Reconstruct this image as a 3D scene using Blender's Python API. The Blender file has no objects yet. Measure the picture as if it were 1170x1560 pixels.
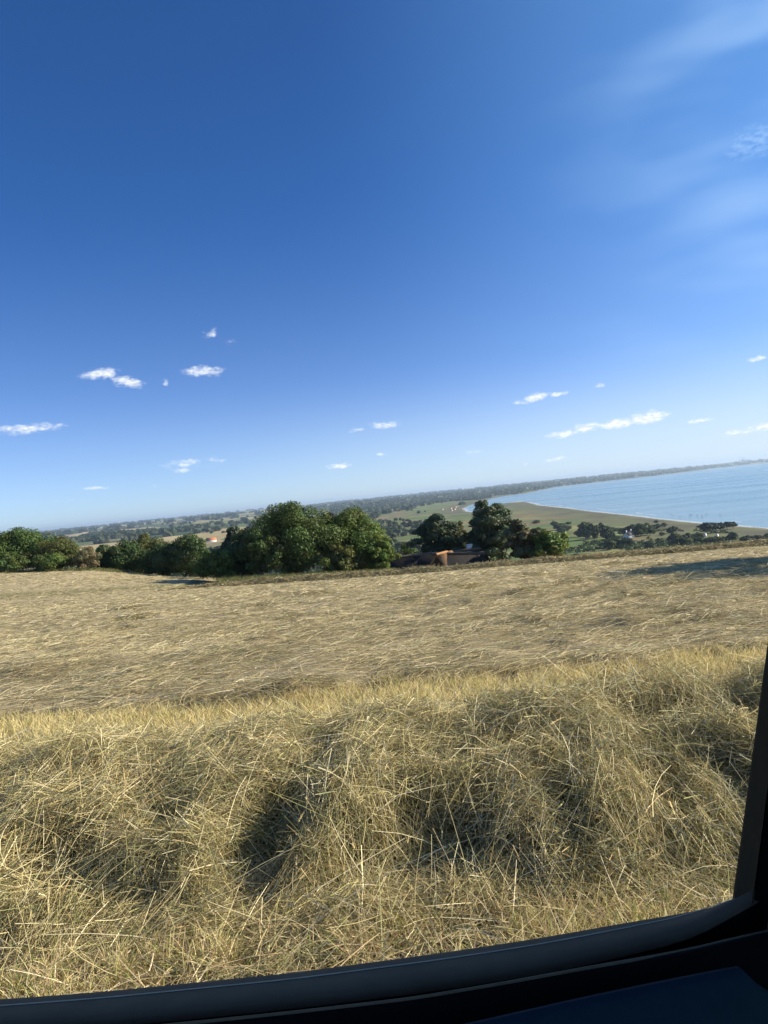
import bpy, math, random
import numpy as np

# ------------------------------------------------------------------ camera, world, sun, exposure
S = bpy.context.scene
COL = S.collection
R = math.radians
SUN_EL, SUN_AZ = 27.0, 83.0          # degrees; azimuth clockwise from the viewing direction (+Y)
CAM_Z = 80.0


def setup_camera():
    cd = bpy.data.cameras.new('camera')
    cd.sensor_fit = 'VERTICAL'
    cd.sensor_height = 36.0
    cd.lens = 36.0 * 1100.0 / 1560.0
    cd.clip_start = 0.05
    cd.clip_end = 120000.0
    cam = bpy.data.objects.new('camera', cd)
    COL.objects.link(cam)
    p, t = R(1.22), R(5.71)
    fw = np.array([0, math.cos(p), -math.sin(p)])
    r0 = np.array([1.0, 0, 0])
    u0 = np.cross(r0, fw)
    rt = r0 * math.cos(t) - u0 * math.sin(t)
    up = r0 * math.sin(t) + u0 * math.cos(t)
    from mathutils import Matrix
    M = Matrix(((rt[0], up[0], -fw[0], 0), (rt[1], up[1], -fw[1], 0), (rt[2], up[2], -fw[2], CAM_Z), (0, 0, 0, 1)))
    cam.matrix_world = M
    S.camera = cam


class NT:
    """small helper to write node trees"""
    def __init__(self, tree):
        self.t = tree

    def n(self, kind, ins=None, **props):
        nd = self.t.nodes.new(kind)
        for k, v in props.items():
            setattr(nd, k, v)
        for k, v in (ins or {}).items():
            s = nd.inputs[k]
            if isinstance(v, bpy.types.NodeSocket):
                self.t.links.new(v, s)
            else:
                s.default_value = v
        return nd

    def math(self, op, a, b=0.0, c=0.0, clamp=False):
        nd = self.n('ShaderNodeMath', {0: a, 1: b, 2: c}, operation=op)
        nd.use_clamp = clamp
        return nd.outputs[0]

    def vmath(self, op, a, b=(0, 0, 0)):
        nd = self.n('ShaderNodeVectorMath', {0: a, 1: b}, operation=op)
        return nd.outputs['Value'] if op in ('LENGTH', 'DISTANCE', 'DOT_PRODUCT') else nd.outputs['Vector']

    def mix(self, fac, a, b, blend='MIX'):
        nd = self.n('ShaderNodeMix', data_type='RGBA', blend_type=blend)
        for s, v in ((nd.inputs[0], fac), (nd.inputs[6], a), (nd.inputs[7], b)):
            if isinstance(v, bpy.types.NodeSocket):
                self.t.links.new(v, s)
            else:
                s.default_value = v if not isinstance(v, tuple) or len(v) == 4 else (*v, 1.0)
        return nd.outputs[2]

    def noise(self, vec, scale, detail=4.0, rough=0.55, dim='3D', lac=2.0):
        nd = self.n('ShaderNodeTexNoise', {'Vector': vec, 'Scale': scale, 'Detail': detail, 'Roughness': rough, 'Lacunarity': lac},
                    noise_dimensions=dim)
        return nd

    def smooth(self, v, a, b, lo=0.0, hi=1.0):
        nd = self.n('ShaderNodeMapRange', {'Value': v, 'From Min': a, 'From Max': b, 'To Min': lo, 'To Max': hi},
                    interpolation_type='SMOOTHSTEP')
        return nd.outputs[0]

    def ramp(self, v, stops, interp='LINEAR'):
        nd = self.n('ShaderNodeValToRGB', {0: v})
        cr = nd.color_ramp
        cr.interpolation = interp
        while len(cr.elements) < len(stops):
            cr.elements.new(0.5)
        for e, (p, c) in zip(cr.elements, stops):
            e.position = p
            e.color = (*c, 1.0)
        return nd.outputs[0]


# each cloud: puffs of (azimuth, elevation, half width, half height, roll, strength) in degrees of the sky
CLOUDS = [
    (-12.1, 13.55, 0.85, 0.42, 18, .62), (-10.8, 12.95, 0.75, 0.40, 0, .38),
    (-20.3, 11.0, 1.5, 0.45, 5, .95), (-18.5, 10.35, 1.35, 0.50, -14, 1.0),
    (-12.9, 10.85, 1.75, 0.48, -2, .9), (-15.75, 10.2, 0.35, 0.36, 35, .5),
    (-25.6, 7.3, 2.7, 0.42, 2, .85),
    (-14.9, 4.05, 2.1, 0.40, 0, .62), (-15.1, 3.55, 0.9, 0.25, 0, .7), (-12.6, 4.1, 1.2, .3, 0, .45),
    (-21.4, 2.75, 1.1, 0.18, 0, .8), (-23.2, 2.0, 1.6, 0.2, 0, .3),
    (-1.5, 5.45, 0.9, 0.22, 0, .55), (0.7, 5.6, 1.5, 0.33, 0, .9),
    (-3.25, 2.8, 1.15, 0.25, 0, .95), (0.2, 3.36, 0.55, 0.2, 0, .75),
    (11.2, 6.25, 0.8, 0.24, 4, .6), (12.6, 6.4, 1.2, 0.36, 8, 1.05), (14.3, 6.4, 0.8, 0.26, 6, .9),
    (17.4, 6.65, 0.65, 0.25, 0, .75),
    (14.4, 3.45, 1.4, 0.33, 2, 1.0), (16.2, 3.65, 1.3, 0.38, 3, 1.05), (18.4, 3.7, 1.6, 0.42, 2, 1.1), (20.6, 3.85, 1.8, 0.5, 4, 1.15),
    (24.1, 3.2, 0.95, 0.2, 0, .9),
    (26.2, 2.05, 1.1, 0.25, 2, .85), (28.3, 2.25, 1.6, 0.36, 4, 1.0),
    (13.9, 1.55, 1.0, 0.2, 0, .8), (7.6, 2.85, 1.1, 0.2, 0, .5), (11.4, 1.4, 0.22, 0.18, 60, .6),
    (28.1, 6.95, 0.8, 0.22, 3, .85), (-9.5, 1.4, 0.4, .15, 0, .4), (-17.3, 2.5, 0.4, .15, 0, .4),
]


def setup_world():
    w = bpy.data.worlds.new('World')
    S.world = w
    w.use_nodes = True
    w.node_tree.nodes.clear()
    N = NT(w.node_tree)
    sky = N.n('ShaderNodeTexSky', sky_type='NISHITA', sun_disc=False)
    sky.sun_elevation = R(SUN_EL)
    sky.sun_rotation = R(SUN_AZ)
    sky.altitude = 50.0
    sky.air_density = 0.6
    sky.dust_density = 0.25
    sky.ozone_density = 6.4
    d = N.n('ShaderNodeTexCoord').outputs['Generated']
    sep = N.n('ShaderNodeSeparateXYZ', {0: d})
    az = N.math('MULTIPLY', N.math('ARCTAN2', sep.outputs[0], sep.outputs[1]), 180 / math.pi)
    el = N.math('MULTIPLY', N.math('ARCSINE', sep.outputs[2]), 180 / math.pi)
    q = N.n('ShaderNodeCombineXYZ', {0: az, 1: el}).outputs[0]
    warp = N.noise(q, 0.8, 3.0, 0.6)
    wv = N.vmath('MULTIPLY', N.vmath('SUBTRACT', warp.outputs['Color'], (.5, .5, .5)), (1.1, .5, 0))
    q2 = N.vmath('ADD', q, wv)
    best = None
    for (a, e, rx, ry, rot, st) in CLOUDS:
        v = N.vmath('SUBTRACT', q2, (a, e, 0))
        mp = N.n('ShaderNodeMapping', {'Vector': v, 'Rotation': (0, 0, R(rot)), 'Scale': (1 / rx, 1 / ry, 0)}, vector_type='TEXTURE')
        mp.inputs['Scale'].default_value = (rx, ry, 1.0)
        ln = N.vmath('LENGTH', mp.outputs[0])
        m = N.math('MULTIPLY', N.math('SUBTRACT', 1.25, ln, clamp=True), st)
        best = m if best is None else N.math('MAXIMUM', best, m)
    qs = N.vmath('MULTIPLY', q, (1.0, 2.1, 1.0))
    nz = N.noise(qs, 1.5, 6.0, 0.62).outputs[0]
    dens = N.math('ADD', best, N.math('MULTIPLY', N.math('SUBTRACT', nz, 0.52), 1.9))
    dens = N.math('MULTIPLY', N.smooth(dens, 0.14, 1.15), N.smooth(best, 0.0, 0.4))
    # thin high cirrus off to the right
    qc = N.n('ShaderNodeMapping', {'Vector': q, 'Rotation': (0, 0, R(-24)), 'Scale': (0.09, 0.32, 1)}).outputs[0]
    ci = N.noise(qc, 0.8, 2.0, 0.45).outputs[0]
    ci = N.math('MULTIPLY', N.smooth(ci, 0.40, 0.80), N.smooth(az, 12.0, 36.0))
    ci = N.math('MULTIPLY', ci, N.smooth(el, 4.0, 14.0, 0.0, 0.50))
    puff = N.math('MULTIPLY', N.smooth(N.vmath('LENGTH', N.vmath('MULTIPLY', N.vmath('SUBTRACT', q2, (29.0, 20.8, 0)), (.42, .75, 0))), 1.1, 0.2), N.smooth(nz, .3, .75, 0, .5))
    ci = N.math('MAXIMUM', ci, puff)
    shade = N.noise(qs, 2.6, 3.0, 0.5).outputs[0]
    white = N.mix(N.smooth(shade, .35, .65), (5.0, 5.5, 6.1), (7.4, 7.5, 7.5))
    veil = N.math('MULTIPLY', N.smooth(az, -4.0, 40.0, 0.0, 0.42), N.smooth(ci, -0.3, 0.3, 0.8, 1.15))
    c = N.mix(veil, sky.outputs[0], (2.2, 4.2, 7.2))
    low = N.math('MULTIPLY', N.smooth(az, -22.0, 34.0, 0.16, .75), N.smooth(el, 10.0, -0.5))
    c = N.mix(low, c, (4.6, 5.2, 5.5))
    c = N.mix(ci, c, (3.6, 4.9, 6.6))
    c = N.mix(N.math('MULTIPLY', dens, 0.9), c, white)
    hs = N.n('ShaderNodeHueSaturation', {'Color': c, 'Hue': .504, 'Saturation': N.smooth(el, 1.0, 24.0, .97, 1.13), 'Value': .99})
    bg = N.n('ShaderNodeBackground', {'Color': hs.outputs[0], 'Strength': 0.094})
    w.cycles.sampling_method = 'MANUAL'
    w.cycles.sample_map_resolution = 512
    out = N.n('ShaderNodeOutputWorld', {'Surface': bg.outputs[0]})


def setup_light():
    ld = bpy.data.lights.new('sun', 'SUN')
    ld.energy = 5.0
    ld.angle = R(0.55)
    ld.color = (1.0, 0.89, 0.70)
    o = bpy.data.objects.new('sun', ld)
    COL.objects.link(o)
    o.rotation_euler = (R(90 - SUN_EL), 0, R(180 - SUN_AZ))


setup_camera()
setup_world()
setup_light()
S.view_settings.view_transform = 'Standard'
S.view_settings.look = 'None'
S.view_settings.exposure = 0.85
S.view_settings.gamma = 1.0
S.view_settings.use_curve_mapping = False
S.render.engine = 'CYCLES'
S.cycles.use_denoising = True
S.cycles.max_bounces = 6
S.cycles.diffuse_bounces = 3
S.cycles.glossy_bounces = 2
S.cycles.transmission_bounces = 4
S.cycles.volume_bounces = 0


# ------------------------------------------------------------------ numpy helpers
def hash2(ix, iy, seed):
    h = (ix.astype(np.int64) * 374761393 + iy.astype(np.int64) * 668265263 + seed * 144665) & 0x7fffffff
    h = ((h ^ (h >> 13)) * 1274126177) & 0x7fffffff
    h = (h ^ (h >> 16)) & 0x7fffffff
    return (h % 100003) / 100003.0


def vnoise(x, y, seed=0):
    ix, iy = np.floor(x), np.floor(y)
    fx, fy = x - ix, y - iy
    fx, fy = fx * fx * (3 - 2 * fx), fy * fy * (3 - 2 * fy)
    a, b = hash2(ix, iy, seed), hash2(ix + 1, iy, seed)
    c, d = hash2(ix, iy + 1, seed), hash2(ix + 1, iy + 1, seed)
    return (a * (1 - fx) + b * fx) * (1 - fy) + (c * (1 - fx) + d * fx) * fy


def fbm(x, y, seed=0, oct=4, gain=0.5):
    s, a, n = 0.0, 1.0, 0.0
    for k in range(oct):
        s = s + a * vnoise(x * 2 ** k + 17.3 * k, y * 2 ** k - 9.1 * k, seed + k)
        n += a
        a *= gain
    return s / n


def sstep(a, b, v):
    t = np.clip((v - a) / (b - a), 0, 1)
    return t * t * (3 - 2 * t)


# --- terrain function
SEA = np.array([(300, -4000), (420, 300), (438, 679), (437, 828), (434, 938), (435, 1034), (440, 1147), (455, 1359), (469, 1645),
                (493, 1954), (514, 2387), (580, 2905), (600, 3176), (544, 3125), (510, 3085), (452, 3060), (330, 2480), (291, 2318),
                (286, 2495), (318, 2900), (393, 3300), (540, 3896), (703, 4621), (928, 5191), (1040, 5252), (1350, 6212),
                (1841, 7600), (2358, 8161), (2931, 8640), (3613, 9275), (4911, 10871), (5150, 11600), (5820, 12300), (6738, 13000),
                (8000, 13500), (14000, 15000), (30000, 17000), (30000, -4000)], float)


def coast_dist(x, y):
    """distance to the sea's outline, positive on land"""
    x, y = np.asarray(x, float), np.asarray(y, float)
    best = np.full(x.shape, 1e12)
    inside = np.zeros(x.shape, bool)
    n = len(SEA)
    for i in range(n):
        (x1, y1), (x2, y2) = SEA[i], SEA[(i + 1) % n]
        dx, dy = x2 - x1, y2 - y1
        t = np.clip(((x - x1) * dx + (y - y1) * dy) / (dx * dx + dy * dy), 0, 1)
        best = np.minimum(best, (x - x1 - t * dx) ** 2 + (y - y1 - t * dy) ** 2)
        cond = ((y1 > y) != (y2 > y))
        if dy != 0:
            inside ^= cond & (x < x1 + (y - y1) * dx / dy)
    d = np.sqrt(best)
    return np.where(inside, -d, d)


def pchip(xs, ys, x):
    xs, ys = np.array(xs, float), np.array(ys, float)
    h = np.diff(xs)
    s = np.diff(ys) / h
    m = np.zeros(len(xs))
    m[0], m[-1] = s[0], s[-1]
    for i in range(1, len(xs) - 1):
        if s[i - 1] * s[i] > 0:
            w1, w2 = 2 * h[i] + h[i - 1], h[i] + 2 * h[i - 1]
            m[i] = (w1 + w2) / (w1 / s[i - 1] + w2 / s[i])
    k = np.clip(np.searchsorted(xs, x) - 1, 0, len(h) - 1)
    t = np.clip((x - xs[k]) / h[k], 0, 1)
    return (ys[k] * (2 * t ** 3 - 3 * t ** 2 + 1) + h[k] * m[k] * (t ** 3 - 2 * t ** 2 + t)
            + ys[k + 1] * (-2 * t ** 3 + 3 * t ** 2) + h[k] * m[k + 1] * (t ** 3 - t ** 2))


PX = [-60, 0, 4, 7, 12, 20, 40, 60, 90, 98, 110, 140, 200, 300, 450, 650, 800, 1200, 60000]
PZ = [79.2, 78.72, 78.5, 78.3, 77.8, 77.0, 75.0, 73.0, 69.97, 69.1, 66.5, 61.5, 52, 37, 22, 10.5, 7, 5, 5]


def height(x, y):
    x, y = np.asarray(x, float), np.asarray(y, float)
    r = np.hypot(x, y)
    b = sstep(95, 220, r)
    q = np.where(y > 0, y * (1 - b) + np.maximum(y, r * 0.8) * b, np.maximum(y, -60))
    z = pchip(PX, PZ, q)
    z = z - 0.021 * np.clip(x, -110, 60) * sstep(8, 28, y) * (1 - sstep(150, 320, r))
    A = np.interp(-x, [0, 15, 23, 30, 40, 50, 70, 100], [0, 1.5, 3.0, 4.2, 5.5, 7.3, 8.4, 9.0])
    z = z + A * sstep(75, 130, y) * (1 - sstep(145, 330, r))
    cd = coast_dist(x, y)
    left = sstep(-0.02, 0.30, -x / np.maximum(np.abs(y), 1.0))
    land = (16 * left * sstep(900, 3500, r) + 22 * sstep(4000, 11000, r) * sstep(0, 1500, cd)
            + 26 * sstep(9000, 18000, r) * sstep(200, 3000, cd)
            + (fbm(x / 1900, y / 1900, 5) - 0.42) * 26 * sstep(2200, 7000, r) * sstep(100, 1800, cd)
            + (fbm(x / 5200, y / 5200, 8) - 0.45) * 30 * sstep(9000, 15000, r) * sstep(100, 2500, cd))
    land = np.where(y > 0, land, 0)
    z = z + np.maximum(land, -3)
    cap = np.where(cd > 0, np.minimum(0.02 + cd * 0.03, 2.2 + cd * 0.02), -0.3 + cd * 0.02)
    z = np.minimum(z, cap) + (z - np.minimum(z, cap)) * sstep(60, 330, cd)
    return np.maximum(z, -4.0)
# --- end of terrain function


def layer_edge(x):
    return 6.12 + .35 * (fbm(x / .9, x * 0 + 3, 71) - .5) * 2 + .14 * (fbm(x / .22, x * 0, 72) - .5)


def bumps(x, y, r):
    """swells, wisps and humps of the hay layer"""
    c = np.maximum(fbm(x / .9, y / .55, 23, 3) - .58, 0)
    return (.085 + (fbm(x / 2.6, y / 1.5, 21) - .5) * .15 + (fbm(x / .45, y / .28, 22, 3) - .5) * .09 * (1 - sstep(30, 60, r)) + c * .50 * (1 - .5 * sstep(40, 80, r)))


def hz(x, y):
    return float(height(np.array([x]), np.array([y]))[0])


def mesh_np(name, verts, faces, mat=None, parent=None, col=None, smooth=False, attrs=None, link=True):
    """verts (n,3), faces (m,3|4) or a list of such arrays -> one mesh object"""
    if not isinstance(faces, list):
        faces = [faces]
    faces = [np.asarray(f, np.int32) for f in faces if len(f)]
    me = bpy.data.meshes.new(name)
    verts = np.ascontiguousarray(verts, np.float32)
    me.vertices.add(len(verts))
    me.vertices.foreach_set('co', verts.ravel())
    idx = np.concatenate([f.ravel() for f in faces])
    tot = np.concatenate([np.full(len(f), f.shape[1], np.int32) for f in faces])
    start = np.concatenate([[0], np.cumsum(tot)[:-1]]).astype(np.int32)
    me.loops.add(len(idx))
    me.loops.foreach_set('vertex_index', idx)
    me.polygons.add(len(tot))
    me.polygons.foreach_set('loop_start', start)
    if smooth:
        me.polygons.foreach_set('use_smooth', np.ones(len(tot), bool))
    me.update(calc_edges=True)
    if col is not None:
        a = me.color_attributes.new('Col', 'FLOAT_COLOR', 'POINT')
        c4 = np.ones((len(verts), 4), np.float32)
        c4[:, :3] = col
        a.data.foreach_set('color', c4.ravel())
    for k, v in (attrs or {}).items():
        a = me.attributes.new(k, 'FLOAT', 'POINT')
        a.data.foreach_set('value', np.ascontiguousarray(v, np.float32))
    if mat:
        me.materials.append(mat)
    o = bpy.data.objects.new(name, me)
    if link:
        COL.objects.link(o)
    if parent:
        o.parent = parent
    return o


def thing(name, label, cat, loc=(0, 0, 0), rotz=0.0, group=None):
    o = bpy.data.objects.new(name, None)
    COL.objects.link(o)
    o.location = loc
    o.rotation_euler = (0, 0, rotz)
    o.empty_display_size = 0.2
    o['label'] = label
    o['category'] = cat
    if group:
        o['group'] = group
    return o


def dup(root, loc, rotz=0.0, scale=None, label=None, group=None):
    r = root.copy()
    COL.objects.link(r)
    r.location = loc
    r.rotation_euler = (0, 0, rotz)
    if scale:
        r.scale = scale
    if label:
        r['label'] = label
    if group:
        r['group'] = group
    for ch in list(root.children):
        c = ch.copy()
        COL.objects.link(c)
        c.parent = r
        for g in list(ch.children):
            d = g.copy()
            COL.objects.link(d)
            d.parent = c
    return r


class MB:
    """collects boxes, prisms and tubes into one mesh"""
    def __init__(self):
        self.v, self.f4, self.f3, self.n = [], [], [], 0

    def add(self, v, f):
        f = np.asarray(f) + self.n
        (self.f4 if f.shape[1] == 4 else self.f3).append(f)
        self.v.append(np.asarray(v, float))
        self.n += len(v)

    def hexa(self, p):
        self.add(p, [(0, 3, 2, 1), (4, 5, 6, 7), (0, 1, 5, 4), (1, 2, 6, 5), (2, 3, 7, 6), (3, 0, 4, 7)])

    def box(self, x0, x1, y0, y1, z0, z1):
        self.hexa([(x0, y0, z0), (x1, y0, z0), (x1, y1, z0), (x0, y1, z0), (x0, y0, z1), (x1, y0, z1), (x1, y1, z1), (x0, y1, z1)])

    def tube(self, pts, rad, n=7):
        pts = np.asarray(pts, float)
        rad = np.broadcast_to(np.asarray(rad, float), (len(pts),))
        tan = np.gradient(pts, axis=0)
        tan /= np.linalg.norm(tan, axis=1)[:, None] + 1e-9
        ref = np.where(np.abs(tan[:, 2:3]) > 0.9, np.array([[1.0, 0, 0]]), np.array([[0, 0, 1.0]]))
        a = np.cross(tan, ref)
        a /= np.linalg.norm(a, axis=1)[:, None]
        b = np.cross(tan, a)
        th = np.arange(n) * 2 * math.pi / n
        v = pts[:, None] + rad[:, None, None] * (np.cos(th)[None, :, None] * a[:, None] + np.sin(th)[None, :, None] * b[:, None])
        k = len(pts)
        i, j = np.meshgrid(np.arange(k - 1), np.arange(n), indexing='ij')
        j2 = (j + 1) % n
        f = np.stack([i * n + j, i * n + j2, (i + 1) * n + j2, (i + 1) * n + j], -1).reshape(-1, 4)
        self.add(v.reshape(-1, 3), f)

    def build(self, name, mat, parent=None, smooth=False, col=None):
        f = []
        if self.f4:
            f.append(np.concatenate(self.f4))
        if self.f3:
            f.append(np.concatenate(self.f3))
        return mesh_np(name, np.concatenate(self.v), f, mat, parent, smooth=smooth, col=col)


def ribbons(rng, root, d0, L, W, bend, col, seg=3, taper=0.7):
    """curved flat stalks; returns verts, quads, colours"""
    n = len(root)
    t = np.linspace(0, 1, seg + 1)[None, :, None]
    P = root[:, None] + d0[:, None] * (L[:, None, None] * t) + bend[:, None] * (L[:, None, None] * t * t)
    T = d0[:, None] + 2 * bend[:, None] * t
    rv = rng.normal(size=(n, 1, 3))
    sd = np.cross(T, np.broadcast_to(rv, T.shape))
    sd /= np.linalg.norm(sd, axis=2)[..., None] + 1e-9
    w = W[:, None, None] * (1 - taper * t) * 0.5
    V = np.stack([P - sd * w, P + sd * w], 2).reshape(-1, 3)
    k = (np.arange(n) * (seg + 1) * 2)[:, None] + (np.arange(seg) * 2)[None, :]
    F = np.stack([k, k + 1, k + 3, k + 2], -1).reshape(-1, 4)
    C = np.repeat(col, (seg + 1) * 2, axis=0)
    return V, F, C


def join(parts):
    V, F, C, n = [], [], [], 0
    for v, f, c in parts:
        V.append(v)
        F.append(f + n)
        C.append(c)
        n += len(v)
    return np.concatenate(V), np.concatenate(F), np.concatenate(C)


# ------------------------------------------------------------------ materials
def new_mat(name):
    m = bpy.data.materials.new(name)
    m.use_nodes = True
    m.node_tree.nodes.clear()
    return m, NT(m.node_tree)


def leafy_mat(name, trans=0.25, rough=0.55, spec=0.3, tint=(1, 1, 1)):
    m, N = new_mat(name)
    a = N.n('ShaderNodeAttribute', attribute_name='Col').outputs['Color']
    p = N.n('ShaderNodeBsdfPrincipled', {'Base Color': a, 'Roughness': rough, 'Specular IOR Level': spec})
    tr = N.n('ShaderNodeBsdfTranslucent', {'Color': N.mix(1.0, a, tint, 'MULTIPLY')})
    mx = N.n('ShaderNodeMixShader', {0: trans, 1: p.outputs[0], 2: tr.outputs[0]})
    N.n('ShaderNodeOutputMaterial', {'Surface': mx.outputs[0]})
    return m


def plain_mat(name, color, rough=0.6, spec=0.4, var=0.12, scale=6.0, bump=0.0, bscale=60.0, coord='Object', metallic=0.0):
    m, N = new_mat(name)
    co = N.n('ShaderNodeTexCoord').outputs[coord]
    nz = N.noise(co, scale, 5.0, 0.6).outputs[0]
    c = N.mix(nz, tuple(v * (1 - var) for v in color), tuple(min(1, v * (1 + var)) for v in color))
    p = N.n('ShaderNodeBsdfPrincipled', {'Base Color': c, 'Roughness': rough, 'Specular IOR Level': spec, 'Metallic': metallic})
    if bump:
        b = N.n('ShaderNodeBump', {'Height': N.noise(co, bscale, 3.0).outputs[0], 'Strength': bump, 'Distance': 0.01})
        N.t.links.new(b.outputs[0], p.inputs['Normal'])
    N.n('ShaderNodeOutputMaterial', {'Surface': p.outputs[0]})
    return m


M_HAY = leafy_mat('hay', 0.24, 0.55, 0.16)
M_GRASS = leafy_mat('grass_blades', 0.32, 0.55, 0.14)
M_LEAF = leafy_mat('leaves', 0.24, 0.55, 0.2, (1.1, 1.15, 0.6))
M_NEEDLE = leafy_mat('needles', 0.10, 0.6, 0.25)
M_BARK = plain_mat('bark', (0.10, 0.08, 0.06), 0.9, 0.2, 0.4, 3.0)
M_BARKP = plain_mat('pale_bark', (0.30, 0.26, 0.20), 0.9, 0.2, 0.3, 3.0)


def ground_mat():
    m, N = new_mat('ground')
    pos = N.n('ShaderNodeNewGeometry').outputs['Position']
    base = N.n('ShaderNodeAttribute', attribute_name='Col').outputs['Color']
    farm = N.n('ShaderNodeAttribute', attribute_name='farm').outputs['Fac']
    near = N.n('ShaderNodeAttribute', attribute_name='near').outputs['Fac']
    wob = N.vmath('MULTIPLY', N.vmath('SUBTRACT', N.noise(pos, 0.002, 2.0).outputs['Color'], (.5, .5, .5)), (300, 300, 0))
    pv = N.n('ShaderNodeMapping', {'Vector': N.vmath('ADD', pos, wob), 'Rotation': (0, 0, .5), 'Scale': (1 / 330, 1 / 520, 0)}).outputs[0]
    vo = N.n('ShaderNodeTexVoronoi', {'Vector': pv, 'Scale': 1.0}, voronoi_dimensions='2D', feature='F1')
    sx = N.n('ShaderNodeSeparateColor', {0: vo.outputs['Color']}).outputs[0]
    fc = N.ramp(sx, [(0.0, (.040, .065, .025)), (.24, (.09, .13, .045)), (.42, (.15, .17, .06)), (.55, (.33, .27, .13)),
                     (.70, (.40, .33, .17)), (.80, (.20, .17, .085)), (.88, (.06, .085, .03)), (.96, (.44, .38, .22))], 'CONSTANT')
    c = N.mix(farm, base, fc)
    big = N.noise(pos, 0.012, 5.0, 0.6).outputs[0]
    c = N.mix(N.math('SUBTRACT', 1.0, near), c, N.mix(1.0, c, N.ramp(big, [(.3, (.72, .72, .72)), (.7, (1.25, 1.22, 1.15))]), 'MULTIPLY'))
    st = N.vmath('MULTIPLY', pos, (1.0, 3.2, 1.0))
    fine = N.noise(st, 3.2, 7.0, 0.72).outputs[0]
    c = N.mix(near, c, N.mix(1.0, c, N.ramp(fine, [(.32, (.38, .36, .33)), (.62, (1.2, 1.2, 1.2))]), 'MULTIPLY'))
    b = N.n('ShaderNodeBump', {'Height': fine, 'Strength': N.math('MULTIPLY', near, 0.9), 'Distance': 0.12})
    p = N.n('ShaderNodeBsdfPrincipled', {'Base Color': c, 'Roughness': 0.9, 'Specular IOR Level': 0.15, 'Normal': b.outputs[0]})
    N.n('ShaderNodeOutputMaterial', {'Surface': p.outputs[0]})
    return m


def water_mat():
    m, N = new_mat('sea_water')
    pos = N.n('ShaderNodeNewGeometry').outputs['Position']
    streak = N.noise(N.n('ShaderNodeMapping', {'Vector': pos, 'Rotation': (0, 0, -.35), 'Scale': (.0007, .0042, 1)}).outputs[0], 1.0, 4.0, 0.6).outputs[0]
    c = N.mix(N.smooth(streak, .35, .65), (.10, .23, .29), (.14, .28, .34))
    depth = N.n('ShaderNodeAttribute', attribute_name='shallow').outputs['Fac']
    c = N.mix(depth, c, (.20, .29, .29))
    foam = N.n('ShaderNodeAttribute', attribute_name='foam').outputs['Fac']
    c = N.mix(foam, c, (.72, .74, .74))
    ro = N.math('ADD', N.smooth(streak, .3, .7, .30, .20), N.math('MULTIPLY', foam, .4))
    wv = N.noise(N.vmath('MULTIPLY', pos, (.10, .22, 1)), 1.0, 4.0, 0.6).outputs[0]
    b = N.n('ShaderNodeBump', {'Height': wv, 'Strength': 0.35, 'Distance': 0.8})
    p = N.n('ShaderNodeBsdfPrincipled', {'Base Color': c, 'Roughness': ro, 'IOR': 1.33, 'Normal': b.outputs[0]})
    N.n('ShaderNodeOutputMaterial', {'Surface': p.outputs[0]})
    return m


# ------------------------------------------------------------------ ground and sea
EDGE_Y = 90.0


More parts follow.
